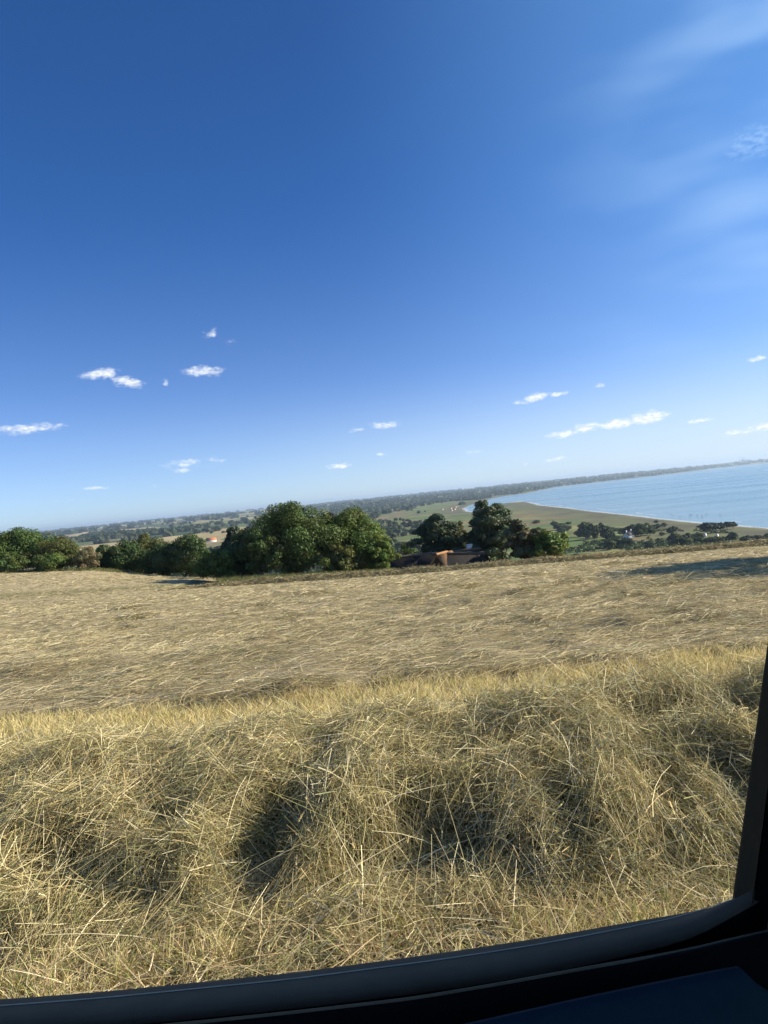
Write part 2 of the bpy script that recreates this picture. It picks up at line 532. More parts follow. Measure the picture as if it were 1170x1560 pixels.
def build_ground():
    ang = np.concatenate([np.arange(-50, 50.01, 0.22), np.arange(54, 306.1, 4.0)])
    rad = np.concatenate([[0.02], np.geomspace(0.4, 100, 230)[:-1], np.geomspace(100, 600, 80)[:-1],
                          np.geomspace(600, 6000, 270)[:-1], np.geomspace(6000, 45000, 130)])
    A, Q = np.meshgrid(np.radians(ang), rad, indexing='ij')
    x, y = Q * np.sin(A), Q * np.cos(A)
    z = height(x, y)
    r = Q
    # the mown field: low swells and clods of hay
    field = (1 - sstep(86, 92, np.where(x < -27, y - 36, y))) * sstep(-.02, .14, y - layer_edge(x))
    z = z + field * bumps(x, y, r)
    n1, n2 = fbm(x / 60, y / 60, 31), fbm(x / 9, y / 9, 33)
    cd = coast_dist(x, y)
    col = np.zeros(x.shape + (3,))

    def paint(w, c):
        col[...] = col * (1 - w[..., None]) + np.array(c) * w[..., None]
    col[...] = (.10, .115, .045)
    paint(sstep(.35, .65, n1), (.17, .15, .07))
    # coastal meadow and dune heath
    mead = sstep(460, 330, cd + 120 * (n1 - .5)) * sstep(450, 600, r) * (r < 5200)
    paint(mead, (.098, .152, .040))
    paint(mead * sstep(.50, .66, fbm(x / 130, y / 260, 41)) * .55, (.18, .165, .065))
    paint(mead * sstep(.52, .62, fbm(x / 45, y / 110, 48)) * .7, (.075, .105, .035))
    paint(mead * sstep(.56, .62, fbm(x / 70, y / 45, 49)) * .8, (.215, .20, .085))
    paint(mead * sstep(.58, .66, fbm(x / 200, y / 160, 47)), (.20, .13, .075))
    paint(mead * sstep(150, 60, cd + 120 * (n1 - .5)), (.115, .125, .052))
    paint(mead * sstep(200, 40, cd) * sstep(.42, .6, fbm(x / 26, y / 60, 43)), (.10, .095, .055))
    paint(sstep(12, 2, cd + 12 * (n2 - .5)) * (r > 300), (.27, .235, .16))
    paint(sstep(160, 60, np.hypot(x - 545, y - 3130)) * sstep(80, 10, cd), (.48, .42, .31))
    farm = sstep(420, 600, cd) * sstep(1300, 1900, r)
    farm = np.maximum(farm, sstep(4800, 5600, r) * sstep(120, 350, cd))
    # field of cut hay
    infield = (1 - sstep(88, 91, np.where(x < -27, y - 37, y))) * sstep(-2, 0, y)
    paint(infield, (.42, .35, .205))
    paint(infield * sstep(.1, -.1, y - layer_edge(x)), (.17, .125, .065))
    green = np.exp(-((y - 91 - .12 * (x + 40)) / 2.2) ** 2) * sstep(-24, -30, x)
    paint(green * .75, (.16, .17, .06))
    paint(sstep(0.5, -1, y), (.14, .13, .06))
    o = None
    nA, nQ = x.shape
    V = np.stack([x, y, z], -1).reshape(-1, 3)
    i, j = np.meshgrid(np.arange(nA), np.arange(nQ - 1), indexing='ij')
    i2 = (i + 1) % nA
    F = np.stack([i * nQ + j, i * nQ + j + 1, i2 * nQ + j + 1, i2 * nQ + j], -1).reshape(-1, 4)
    o = mesh_np('ground', V, F, ground_mat(), col=col.reshape(-1, 3), smooth=True,
                attrs={'farm': farm.ravel(), 'near': (infield * (1 - sstep(140, 200, r))).ravel()})
    o['kind'] = 'structure'
    o['label'] = 'hillside, mown field and coastal plain running to the horizon'
    return o


def build_sea():
    ang = np.radians(np.arange(0, 92, 0.25))
    rad = np.geomspace(380, 46000, 420)
    A, Q = np.meshgrid(ang, rad, indexing='ij')
    x, y = Q * np.sin(A), Q * np.cos(A)
    cd = -coast_dist(x, y)
    nz = fbm(x / 60, y / 90, 61)
    sh = sstep(420, 0, cd + 260 * (nz - .5)) * .8
    sh = np.maximum(sh, .35 * sstep(900, 200, cd))
    w = 7 + Q * .004
    w = w * .55
    foam = sstep(w, w * .3, cd - 1 - w * 2.5 * (fbm(x / 40, y / 70, 62) - .45)) * (Q < 3000) * .5
    band = np.abs(cd - 32 - 30 * (fbm(x / 90, y / 160, 63) - .5))
    foam = np.maximum(foam, sstep(6, 1, band) * sstep(.52, .66, fbm(x / 30, y / 120, 64)) * (Q < 2500) * .55)
    bar = np.abs(cd - 62 - 45 * (fbm(x / 120, y / 200, 66) - .5))
    V = np.stack([x, y, np.zeros_like(x)], -1).reshape(-1, 3)
    nA, nQ = x.shape
    i, j = np.meshgrid(np.arange(nA - 1), np.arange(nQ - 1), indexing='ij')
    F = np.stack([i * nQ + j, i * nQ + j + 1, (i + 1) * nQ + j + 1, (i + 1) * nQ + j], -1).reshape(-1, 4)[:, ::-1]
    keep = (cd > -250).ravel()[F].any(1)
    o = mesh_np('sea', V, F[keep], water_mat(), attrs={'shallow': sh.ravel(), 'foam': foam.ravel()}, smooth=True)
    o['kind'] = 'structure'
    o['label'] = 'calm blue bay'


build_ground()
build_sea()


# ------------------------------------------------------------------ hay, stubble and grass
STRAW = np.array([[.63, .53, .31], [.53, .45, .26], [.76, .67, .45], [.32, .26, .14], [.44, .41, .21], [.26, .27, .13], [.55, .42, .24]])
ROW = np.array([[.60, .50, .25], [.48, .41, .20], [.82, .73, .46], [.23, .185, .09], [.38, .37, .16], [.17, .18, .08], [.49, .36, .18]])
GREENS = np.array([[.58, .47, .24], [.48, .43, .18], [.34, .38, .12], [.62, .48, .27], [.48, .33, .18], [.74, .62, .37]])


def pick(rng, table, n, p=None, jit=.14):
    c = table[rng.choice(len(table), n, p=p)]
    return c * (1 + jit * rng.normal(size=(n, 1))).clip(.5, 1.5)


def field_bump(x, y):
    r = np.hypot(x, y)
    f = sstep(-.06, .12, y - layer_edge(x))
    return f * bumps(x, y, r)


def wedge(rng, n, y0, y1, lo=-.60, hi=.66, pad=.6):
    """random spots inside the view's sector, even per square metre"""
    y = np.sqrt(rng.uniform(y0 * y0, y1 * y1, n))
    x = rng.uniform(lo, hi, n) * y + np.sign(rng.uniform(-1, 1, n)) * rng.uniform(0, pad, n)
    return x, y


def build_hay_layer():
    rng = np.random.default_rng(3)
    parts = []
    for (n, y0, y1, l0, l1, w0, w1, lift) in ((100000, 5.8, 10, .10, .36, .0025, .0055, .15), (150000, 9, 18, .12, .38, .0035, .008, .15),
                                              (130000, 17, 38, .15, .45, .006, .014, .15), (110000, 36, 92, .25, .7, .014, .035, .14), (24000, 86, 127, .4, .9, .03, .05, .12)):
        x, y = wedge(rng, n, y0, y1, *((-.60, .66) if y0 < 80 else (-.64, -.18)))
        yl = np.where(x < -27, 126, 90)
        edge = layer_edge(x)
        dens = fbm(x / 1.1, y / .55, 73, 3)
        keep = (y > edge) & (y < yl) & (rng.uniform(size=n) < sstep(.30, .60, dens) * .85 + .15)
        x, y = x[keep], y[keep]
        n = len(x)
        z = height(x, y) + field_bump(x, y) + rng.uniform(-.01, .05, n)
        base = (fbm(x / 1.3, y / .8, 75) - .5) * 3.4 + .15
        a = base + rng.normal(size=n) * .75 + np.where(rng.uniform(size=n) < .5, math.pi, 0)
        d = np.stack([np.cos(a), np.sin(a) * .8, rng.normal(size=n) * lift + .04], 1)
        d /= np.linalg.norm(d, axis=1)[:, None]
        b = np.stack([rng.normal(size=n) * .15, rng.normal(size=n) * .15, -np.abs(rng.normal(size=n)) * .12 - d[:, 2] * .4], 1)
        c = pick(rng, STRAW, n, [.2, .2, .12, .2, .12, .08, .08]) * (.8 + .4 * fbm(x / 1.6, y / .9, 79))[:, None]
        parts.append(ribbons(rng, np.stack([x, y, z], 1), d, rng.uniform(l0, l1, n), rng.uniform(w0, w1, n), b, c, 2, .5))
    # the cut edge of the layer, thicker
    V, F, C = join(parts)
    o = mesh_np('hay', V, F, M_HAY, col=C)
    o['kind'] = 'stuff'
    o['label'] = 'mown hay lying flat over the whole field'


def build_clods():
    """darker humps of hay left on the field"""
    rng = np.random.default_rng(9)
    parts = []
    spots = [(-6.3, 17, .9), (-7.0, 15.2, 1.2), (-1.9, 15.6, 1.3), (3.0, 15.8, 1.1), (5.2, 13.6, 1.0), (7.0, 15.0, 1.3), (6.3, 34, 2.2),
             (12.5, 33, 1.7), (14.5, 46, 2.8), (2.2, 24, 1.5), (-4.0, 23, 1.5), (5.0, 21, 1.6), (-11, 30, 2.0), (9.2, 17.5, 1.2), (3.9, 11.4, .8), (-2.6, 10.4, .8),
             (0.4, 19, 1.3), (-8, 22, 1.4), (8.4, 24, 1.7), (10.5, 21.5, 1.2), (-3.2, 31, 2), (1.5, 38, 2.2)]
    for (cx, cy, s) in spots:
        n = 420
        rr, th = np.sqrt(rng.uniform(size=n)), rng.uniform(0, 2 * math.pi, n)
        x, y = cx + np.cos(th) * rr * s * .55, cy + np.sin(th) * rr * s * .30
        z = height(x, y) + field_bump(x, y) + (1 - rr ** 2) * .13 * s ** .7 * rng.uniform(.2, 1, n)
        a = rng.uniform(0, 2 * math.pi, n)
        d = np.stack([np.cos(a), np.sin(a) * .6, rng.normal(size=n) * .22], 1)
        d /= np.linalg.norm(d, axis=1)[:, None]
        b = np.stack([rng.normal(size=n) * .2, rng.normal(size=n) * .2, -rng.uniform(.05, .35, n)], 1)
        parts.append(ribbons(rng, np.stack([x, y, z], 1), d, rng.uniform(.2, .6, n) * s ** .5, rng.uniform(.006, .012, n) * (cy / 14), b,
                             pick(rng, STRAW, n, [.1, .15, .1, .25, .2, .1, .1]), 3, .5))
    V, F, C = join(parts)
    o = mesh_np('loose_hay', V, F, M_HAY, col=C)
    o['kind'] = 'stuff'
    o['label'] = 'loose humps of hay on the mown field'


HOLES = [(-1.30, 2.62, .16, .14, .16), (-.60, 2.62, .13, .22, .30), (-.52, 2.85, .12, .12, .14), (-.14, 2.56, .20, .14, .30), (.12, 2.62, .16, .15, .30), (-.02, 2.80, .16, .10, .12),
         (.55, 2.68, .06, .20, .22), (1.36, 3.30, .30, .16, .22), (.98, 2.70, .10, .14, .16), (1.25, 2.75, .12, .2, .18), (-1.9, 2.7, .2, .2, .22), (1.9, 2.7, .2, .25, .22),
         (-.33, 2.46, .08, .10, .12), (-.95, 2.80, .10, .09, .12), (.36, 2.50, .10, .08, .10), (.25, 3.05, .35, .05, .06), (.72, 2.95, .08, .10, .10), (-1.0, 2.50, .15, .08, .1)]


def row_height(x, y):
    """profile of the hay row beside the car (above the ground)"""
    sh = .10 * (fbm(x / .9, x * 0, 81) - .5) * 2 + .05 * (fbm(x / .25, x * 0, 88) - .5) * 2
    h0 = .385 + .03 * (fbm(x / .8, x * 0 + 5, 82) - .5) * 2
    f = np.interp(y + sh, [2.22, 2.34, 2.46, 2.60, 2.80, 3.10, 3.5, 3.9, 4.3, 4.6, 4.9], [0, .10, .34, .60, .78, .92, 1.0, .84, .48, .18, 0])
    h = h0 * f
    h = h + f ** .5 * ((fbm(x / .30, y / .26, 83) - .5) * .10 + (fbm(x / .10, y / .10, 84, 3) - .5) * .09)
    for (hx, hy, sx, sy, dp) in HOLES:
        wx = x + .10 * (fbm(x / .2, y / .2, 89) - .5)
        h = h - dp * np.exp(-np.abs((wx - hx) / sx) ** 2.6 - np.abs((y - hy) / sy) ** 2.6) * f ** .4
    h = h + .035 * f * np.sin(x * 9.0 + 5 * fbm(x / .8, y / .8, 85))      # combed drapes hanging down the face
    return np.maximum(h, -.01)


def build_near_row():
    root = thing('hay_windrow', 'long shaggy row of loose hay with dark hollows, right beside the car', 'hay windrow', (0, 3.5, hz(0, 3.5)))
    off = np.array([0, 3.5, hz(0, 3.5)])
    xs, ys = np.linspace(-4.2, 4.6, 480), np.linspace(2.15, 5.0, 190)
    X, Y = np.meshgrid(xs, ys, indexing='ij')
    Z = height(X, Y) + row_height(X, Y) - .06
    V = np.stack([X, Y, Z], -1).reshape(-1, 3)
    i, j = np.meshgrid(np.arange(len(xs) - 1), np.arange(len(ys) - 1), indexing='ij')
    m = len(ys)
    F = np.stack([i * m + j, (i + 1) * m + j, (i + 1) * m + j + 1, i * m + j + 1], -1).reshape(-1, 4)
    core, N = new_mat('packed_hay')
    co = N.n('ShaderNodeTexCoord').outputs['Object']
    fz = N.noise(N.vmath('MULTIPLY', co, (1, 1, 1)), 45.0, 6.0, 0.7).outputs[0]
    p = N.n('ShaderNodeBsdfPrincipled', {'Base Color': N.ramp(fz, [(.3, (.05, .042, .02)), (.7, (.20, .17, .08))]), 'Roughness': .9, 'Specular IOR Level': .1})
    bm = N.n('ShaderNodeBump', {'Height': fz, 'Strength': 1.0, 'Distance': .03})
    N.t.links.new(bm.outputs[0], p.inputs['Normal'])
    N.n('ShaderNodeOutputMaterial', {'Surface': p.outputs[0]})
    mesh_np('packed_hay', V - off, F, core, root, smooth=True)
    rng = np.random.default_rng(12)
    parts = []
    for (n, l0, l1, w0, w1, up, dpt, pr) in ((105000, .05, .18, .0013, .0030, .20, .05, [.16, .18, .10, .2, .18, .12, .06]),
                                              (62000, .14, .40, .0013, .0030, .20, .055, [.2, .2, .16, .13, .16, .07, .08]),
                                              (9000, .06, .20, .0035, .0075, .30, .05, [.2, .2, .12, .14, .16, .10, .08]),
                                              (3600, .30, .60, .0016, .0032, .28, .06, [.25, .2, .3, .05, .1, .02, .08])):
        y = 2.22 + 2.73 * rng.uniform(0, 1, n) ** 1.25
        x = rng.uniform(-.66, .70, n) * (y + .3)
        e = .01
        h = row_height(x, y)
        gx = (row_height(x + e, y) - row_height(x - e, y)) / (2 * e)
        gy = (row_height(x, y + e) - row_height(x, y - e)) / (2 * e)
        gx, gy = gx.clip(-2.5, 2.5), gy.clip(-2.5, 2.5)
        nrm = np.stack([-gx, -gy, np.ones(n)], 1)
        nrm /= np.linalg.norm(nrm, axis=1)[:, None]
        e1 = np.stack([np.ones(n), np.zeros(n), gx], 1)
        e1 /= np.linalg.norm(e1, axis=1)[:, None]
        e2 = np.cross(nrm, e1)                       # up the slope, away from the car
        flow = (fbm(x / .45, y / .45, 86) - .5) * 6.0 + 1.1
        spread = rng.normal(size=n) * .75
        a = flow + spread + np.where(rng.uniform(size=n) < .5, math.pi, 0)
        d = e1 * np.cos(a)[:, None] + e2 * np.sin(a)[:, None] + nrm * (rng.normal(size=n) * up + .05)[:, None]
        d /= np.linalg.norm(d, axis=1)[:, None]
        root_p = np.stack([x, y, height(x, y) + h], 1) + nrm * (rng.uniform(-.075, dpt, n) - .01)[:, None]
        L = rng.uniform(l0, l1, n)
        root_p -= d * (L * .5)[:, None]
        root_p[:, 2] = np.maximum(root_p[:, 2], height(x, y) + .004)
        b = np.stack([rng.normal(size=n) * .22, rng.normal(size=n) * .22, rng.normal(size=n) * .15 - .22], 1)
        parts.append(ribbons(rng, root_p - off, d, L, rng.uniform(w0, w1, n), b, pick(rng, ROW, n, pr), 4 if l1 > .3 else 3, .5))
    V, F, C = join(parts)
    o = mesh_np('hay_stalks', V, F, M_HAY, root, col=C)
    o['kind'] = 'stuff'


def bank_y(x):
    return 88.5 - .10 * np.maximum(-x - 16, 0) * 1.2 + .5 * (fbm(np.asarray(x, float) / 6, np.asarray(x, float) * 0, 91) - .5)


def build_far_row():
    root = thing('hay_windrow', 'narrow dark row of raked hay along the far edge of the mown field', 'hay windrow', (10, 88, hz(10, 88)))
    off = np.array(root.location)
    xs = np.linspace(-30, 62, 560)
    cs = np.linspace(-1, 1, 11)
    X, T = np.meshgrid(xs, cs, indexing='ij')
    wd = 1.0 + .25 * (fbm(X / 3, X * 0, 92) - .5)
    fade = sstep(-31, -15, X)
    Y = bank_y(X) + T * wd
    H = fade * (1 - T ** 2) * (.74 + .60 * (fbm(X / 1.3, T * 1.5, 93, 4) - .5) + .30 * (fbm(X / 7, X * 0, 94) - .5))
    Z = height(X, Y) + H - .05
    V = np.stack([X, Y, Z], -1).reshape(-1, 3) - off
    m = len(cs)
    i, j = np.meshgrid(np.arange(len(xs) - 1), np.arange(m - 1), indexing='ij')
    F = np.stack([i * m + j, (i + 1) * m + j, (i + 1) * m + j + 1, i * m + j + 1], -1).reshape(-1, 4)
    mesh_np('packed_hay', V, F, plain_mat('bank_hay', (.22, .18, .09), .9, .1, .6, 2.2, .6, 3.0), root, smooth=True)
    rng = np.random.default_rng(14)
    n = 26000
    x = rng.uniform(-30, 62, n)
    t = rng.uniform(-1.15, 1.0, n)
    y = bank_y(x) + t
    h = sstep(-31, -15, x) * np.clip(1 - t ** 2, 0, 1) * (.74 + .60 * (fbm(x / 1.3, t * 1.5, 93, 4) - .5) + .30 * (fbm(x / 7, x * 0, 94) - .5))
    a = rng.uniform(0, 2 * math.pi, n)
    lowl = sstep(-31, -15, x)
    d = np.stack([np.cos(a), np.sin(a) * .6, (rng.normal(size=n) * .4 + .15) * (.3 + .7 * lowl)], 1)
    d /= np.linalg.norm(d, axis=1)[:, None]
    b = np.stack([rng.normal(size=n) * .2, rng.normal(size=n) * .2, -rng.uniform(.1, .5, n)], 1)
    P = np.stack([x, y, height(x, y) + h], 1) - off
    V, F, C = ribbons(rng, P, d, rng.uniform(.25, .7, n), rng.uniform(.02, .06, n), b, pick(rng, STRAW, n, [.10, .18, .05, .27, .14, .18, .08]) * .85, 2, .4)
    o = mesh_np('hay_stalks', V, F, M_HAY, root, col=C)
    o['kind'] = 'stuff'


def blades(rng, x, y, h0, h1, w0, w1, cols, probs, lean=.35, seg=3, z0=None, jit=.14):
    n = len(x)
    a = rng.uniform(0, 2 * math.pi, n)
    d = np.stack([np.cos(a) * lean * rng.uniform(.1, 1, n), np.sin(a) * lean * rng.uniform(.1, 1, n), np.ones(n)], 1)
    d /= np.linalg.norm(d, axis=1)[:, None]
    b = np.stack([np.cos(a), np.sin(a), -np.ones(n) * .6], 1) * rng.uniform(.05, .45, n)[:, None]
    P = np.stack([x, y, (height(x, y) if z0 is None else z0) - .01], 1)
    return ribbons(rng, P, d, rng.uniform(h0, h1, n), rng.uniform(w0, w1, n), b, pick(rng, cols, n, probs, jit), seg, .8)


def build_grasses():
    rng = np.random.default_rng(15)
    parts = []
    # verge between the car and the row
    n = 34000
    y = rng.uniform(1.35, 2.60, n)
    x = rng.uniform(-.72, .74, n) * (y + .35)
    cl = fbm(x / .16, y / .16, 95, 3)
    k = rng.uniform(size=n) < sstep(.42, .66, cl) * (1 - .75 * sstep(2.15, 2.5, y)) + .05
    x, y = x[k], y[k]
    g = fbm(x / .45, y / .35, 96)
    hgt = 1 + 0 * x
    pr = [.26, .16, .08, .22, .14, .14]
    a = g > .5
    parts.append(blades(rng, x[a], y[a], .04, .13, .0022, .005, GREENS, [.24, .22, .12, .18, .10, .14], .6))
    parts.append(blades(rng, x[~a], y[~a], .03, .10, .002, .0045, np.vstack([GREENS, [[.46, .29, .19], [.30, .20, .12]]]), [.18, .10, .06, .18, .12, .12, .14, .10], .8))
    tn = 1500
    ty = rng.uniform(1.35, 2.45, tn)
    tx = rng.uniform(-.72, .74, tn) * (ty + .35)
    tk = rng.uniform(size=tn) < sstep(.38, .60, fbm(tx / .38, ty / .22, 99)) * (1 - .8 * sstep(2.1, 2.4, ty))
    tx, ty = np.repeat(tx[tk], 34), np.repeat(ty[tk], 34)
    parts.append(blades(rng, tx + rng.normal(size=len(tx)) * .022, ty + rng.normal(size=len(tx)) * .018, .05, .14, .0026, .0056, np.array([[.62, .51, .25], [.50, .47, .18], [.36, .41, .13], [.68, .55, .30], [.76, .66, .40], [.50, .34, .20]]), None, .55, 4))
    # fallen stalks lying over the verge
    m = 15000
    y = rng.uniform(1.35, 2.8, m)
    x = rng.uniform(-.72, .74, m) * (y + .35)
    ang = rng.uniform(0, 2 * math.pi, m)
    d = np.stack([np.cos(ang), np.sin(ang), rng.normal(size=m) * .25 + .1], 1)
    d /= np.linalg.norm(d, axis=1)[:, None]
    b = np.stack([rng.normal(size=m) * .2, rng.normal(size=m) * .2, -rng.uniform(.0, .4, m)], 1)
    parts.append(ribbons(rng, np.stack([x, y, height(x, y) + rng.uniform(.01, .06, m)], 1), d, rng.uniform(.06, .28, m),
                         rng.uniform(.0018, .0038, m), b, pick(rng, STRAW, m), 3, .5))
    V, F, C = join(parts)
    o = mesh_np('verge_grass', V, F, M_GRASS, col=C)
    o['kind'] = 'stuff'
    o['label'] = 'short green and straw coloured grass along the verge under the car window'
    # stubble between the row and the field
    n = 85000
    y = rng.uniform(4.2, 6.7, n)
    x = rng.uniform(-.64, .68, n) * (y + .2)
    edge = layer_edge(x)
    cl = fbm(x / .22, y / .14, 97, 3)
    k = (y < edge + .1) & (rng.uniform(size=n) < sstep(.28, .6, cl) + .1)
    x, y = x[k], y[k]
    p1 = blades(rng, x, y, .06, .15, .0035, .008, np.array([[.72, .59, .29], [.62, .54, .22], [.48, .49, .18], [.78, .67, .38], [.56, .41, .21]]), [.3, .2, .14, .24, .12], .45)
    V, F, C = join([p1])
    o = mesh_np('stubble', V, F, M_GRASS, col=C)
    o['kind'] = 'stuff'
    o['label'] = 'strip of golden stubble between the hay row and the mown hay'
    # tall unmown grass under the trees
    parts = []
    for (n, x0, x1, y0, y1, h0, h1, cols, pr) in (
            (26000, -22, 1, 90.3, 98, .6, 1.3, np.array([[.17, .18, .065], [.14, .16, .055], [.26, .23, .10], [.11, .14, .05]]), None),
            (7000, -78, -46, 122.5, 127, .4, .9, np.array([[.20, .20, .075], [.14, .17, .06], [.26, .23, .10], [.11, .14, .05]]), None),
            (17000, 19, 70, 89.8, 97, .5, 1.25, np.array([[.36, .26, .11], [.31, .22, .09], [.40, .31, .15], [.27, .22, .09]]), None),
            (4000, 1, 22, 90, 93, .2, .6, np.array([[.25, .22, .10], [.18, .19, .07]]), None)):
        x, y = rng.uniform(x0, x1, n), rng.uniform(y0, y1, n)
        k = rng.uniform(size=n) < .35 + .65 * sstep(.35, .6, fbm(x / 1.5, y / 1.5, 98))
        x, y = x[k], y[k]
        parts.append(blades(rng, x, y, h0, h1, .03, .09, cols, pr, .35, 2))
    V, F, C = join(parts)
    o = mesh_np('tall_grass', V, F, M_GRASS, col=C)
    o['kind'] = 'stuff'
    o['label'] = 'tall dry unmown grass along the field edge and under the trees'


build_hay_layer()
build_clods()
build_near_row()
build_far_row()
build_grasses()


# ------------------------------------------------------------------ trees and shrubs
def unit(v):
    return v / (np.linalg.norm(v, axis=-1, keepdims=True) + 1e-9)


def leaf_cards(rng, P, nrm, size, col, aspect=1.35):
    """one kite-shaped leaf spray per point"""
    n = len(P)
    a = unit(np.cross(nrm, rng.normal(size=(n, 3))))
    b = unit(np.cross(nrm, a))
    s = size[:, None] * .5
    q = np.stack([P - a * s * aspect, P - b * s * .75 + nrm * s * .15, P + a * s * aspect, P + b * s * .75 + nrm * s * .15], 1).reshape(-1, 3)
    F = np.arange(4 * n).reshape(-1, 4)
    return q, F, np.repeat(col, 4, axis=0)


def crown_mesh(name, parent, mat, seed, H, rx, ry, z0, leafcol, nclump=70, nleaf=9000, leaf=.30, squash=.75, cl=(.17, .30), shape='dome',
               spiky=0.0, mixcol=None):
    rng = np.random.default_rng(seed)
    d = unit(rng.normal(size=(nclump, 3)))
    rad = rng.uniform(.25, 1, nclump) ** .38
    c = d * rad[:, None]
    u = (c[:, 2] + 1) / 2
    if shape == 'dome':
        w = np.interp(u, [0, .15, .45, .75, 1], [.86, 1.0, 1.0, .86, .62])
    elif shape == 'cone':
        w = np.interp(u, [0, .2, 1], [1.1, 1.0, .35])
    else:
        w = np.ones(nclump)
    lop = 1 + .22 * np.sin(2 * np.arctan2(c[:, 1], c[:, 0]) + seed) + .12 * np.sin(5 * np.arctan2(c[:, 1], c[:, 0]) + 2.1 * seed)
    cr = rng.uniform(cl[0], cl[1], nclump) * rx
    hh = (H - z0) / 2
    C = np.stack([c[:, 0] * w * lop * (rx - cr * .5), c[:, 1] * w * lop * (ry - cr * .5), z0 + hh + c[:, 2] * (hh - cr * squash * .6)], 1)
    per = np.maximum(6, (nleaf * cr ** 2 / np.sum(cr ** 2)).astype(int))
    k = np.repeat(np.arange(nclump), per)
    n = len(k)
    dd = unit(rng.normal(size=(n, 3)) + np.array([0, 0, .25]))
    rr = rng.uniform(.35, 1.08, n) ** .6
    P = C[k] + dd * (cr[k] * rr)[:, None] * np.array([1, 1, squash])
    out = unit(P - np.array([0, 0, z0 + hh * .6]))
    nrm = unit(dd * .8 + out * .4 + rng.normal(size=(n, 3)) * .55)
    base = np.tile(np.array(leafcol), (nclump, 1)) * rng.uniform(.72, 1.28, (nclump, 1)) * np.stack([rng.uniform(.85, 1.2, nclump), np.ones(nclump), rng.uniform(.8, 1.1, nclump)], 1)
    if mixcol is not None:
        mk = rng.uniform(size=nclump) < mixcol[1]
        base[mk] = np.array(mixcol[0]) * rng.uniform(.8, 1.2, (mk.sum(), 1))
    col = base[k] * rng.uniform(.75, 1.25, (n, 1))
    size = leaf * rng.uniform(.55, 1.45, n)
    parts = [leaf_cards(rng, P, nrm, size, col, 1.35 if not spiky else spiky)]
    # inner foliage that closes the middle of the crown
    m = int(nleaf * .16)
    dd = unit(rng.normal(size=(m, 3)))
    P = dd * (rng.uniform(0, 1, m) ** .4 * .62)[:, None] * np.array([rx, ry, hh]) + np.array([0, 0, z0 + hh])
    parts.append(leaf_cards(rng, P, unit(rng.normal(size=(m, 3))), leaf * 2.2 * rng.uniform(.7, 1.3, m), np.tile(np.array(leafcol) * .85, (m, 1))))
    V, F, Cc = join(parts)
    return mesh_np(name, V, F, mat, parent, col=Cc), C


def trunk_mesh(parent, mat, seed, H, C, r, lean=(0, 0), nl=9, z0=None, name='trunk'):
    rng = np.random.default_rng(seed + 500)
    mb = MB()
    top = H * .72
    t = np.linspace(0, 1, 8)
    px = lean[0] * t + np.cumsum(rng.normal(size=8)) * .05 * r * 4 * (t > 0)
    py = lean[1] * t + np.cumsum(rng.normal(size=8)) * .05 * r * 4 * (t > 0)
    pts = np.stack([px, py, t * top - .25], 1)
    mb.tube(pts, r * (1 - .8 * t) * np.where(t == 0, 1.35, 1), 9)
    ids = rng.choice(len(C), min(nl, len(C)), replace=False)
    for i in ids:
        e = C[i]
        h0 = np.clip(e[2] * .55, .1 * H, top * .9)
        f = h0 / top
        s = np.array([np.interp(f, t, px), np.interp(f, t, py), h0])
        mid = (s + e) / 2 + np.array([0, 0, -.06 * H * .5]) + rng.normal(size=3) * .12
        tt = np.linspace(0, 1, 6)[:, None]
        q = (1 - tt) ** 2 * s + 2 * tt * (1 - tt) * mid + tt ** 2 * e
        mb.tube(q, r * .42 * (1 - .8 * tt[:, 0]) + .01, 6)
    return mb.build(name, mat, parent, smooth=True)


G_LEAF, G_DARK, G_OLIVE, G_BRIGHT, G_PINE, G_CON = (.080, .125, .034), (.056, .090, .032), (.105, .120, .038), (.115, .165, .038), (.070, .096, .046), (.042, .066, .038)


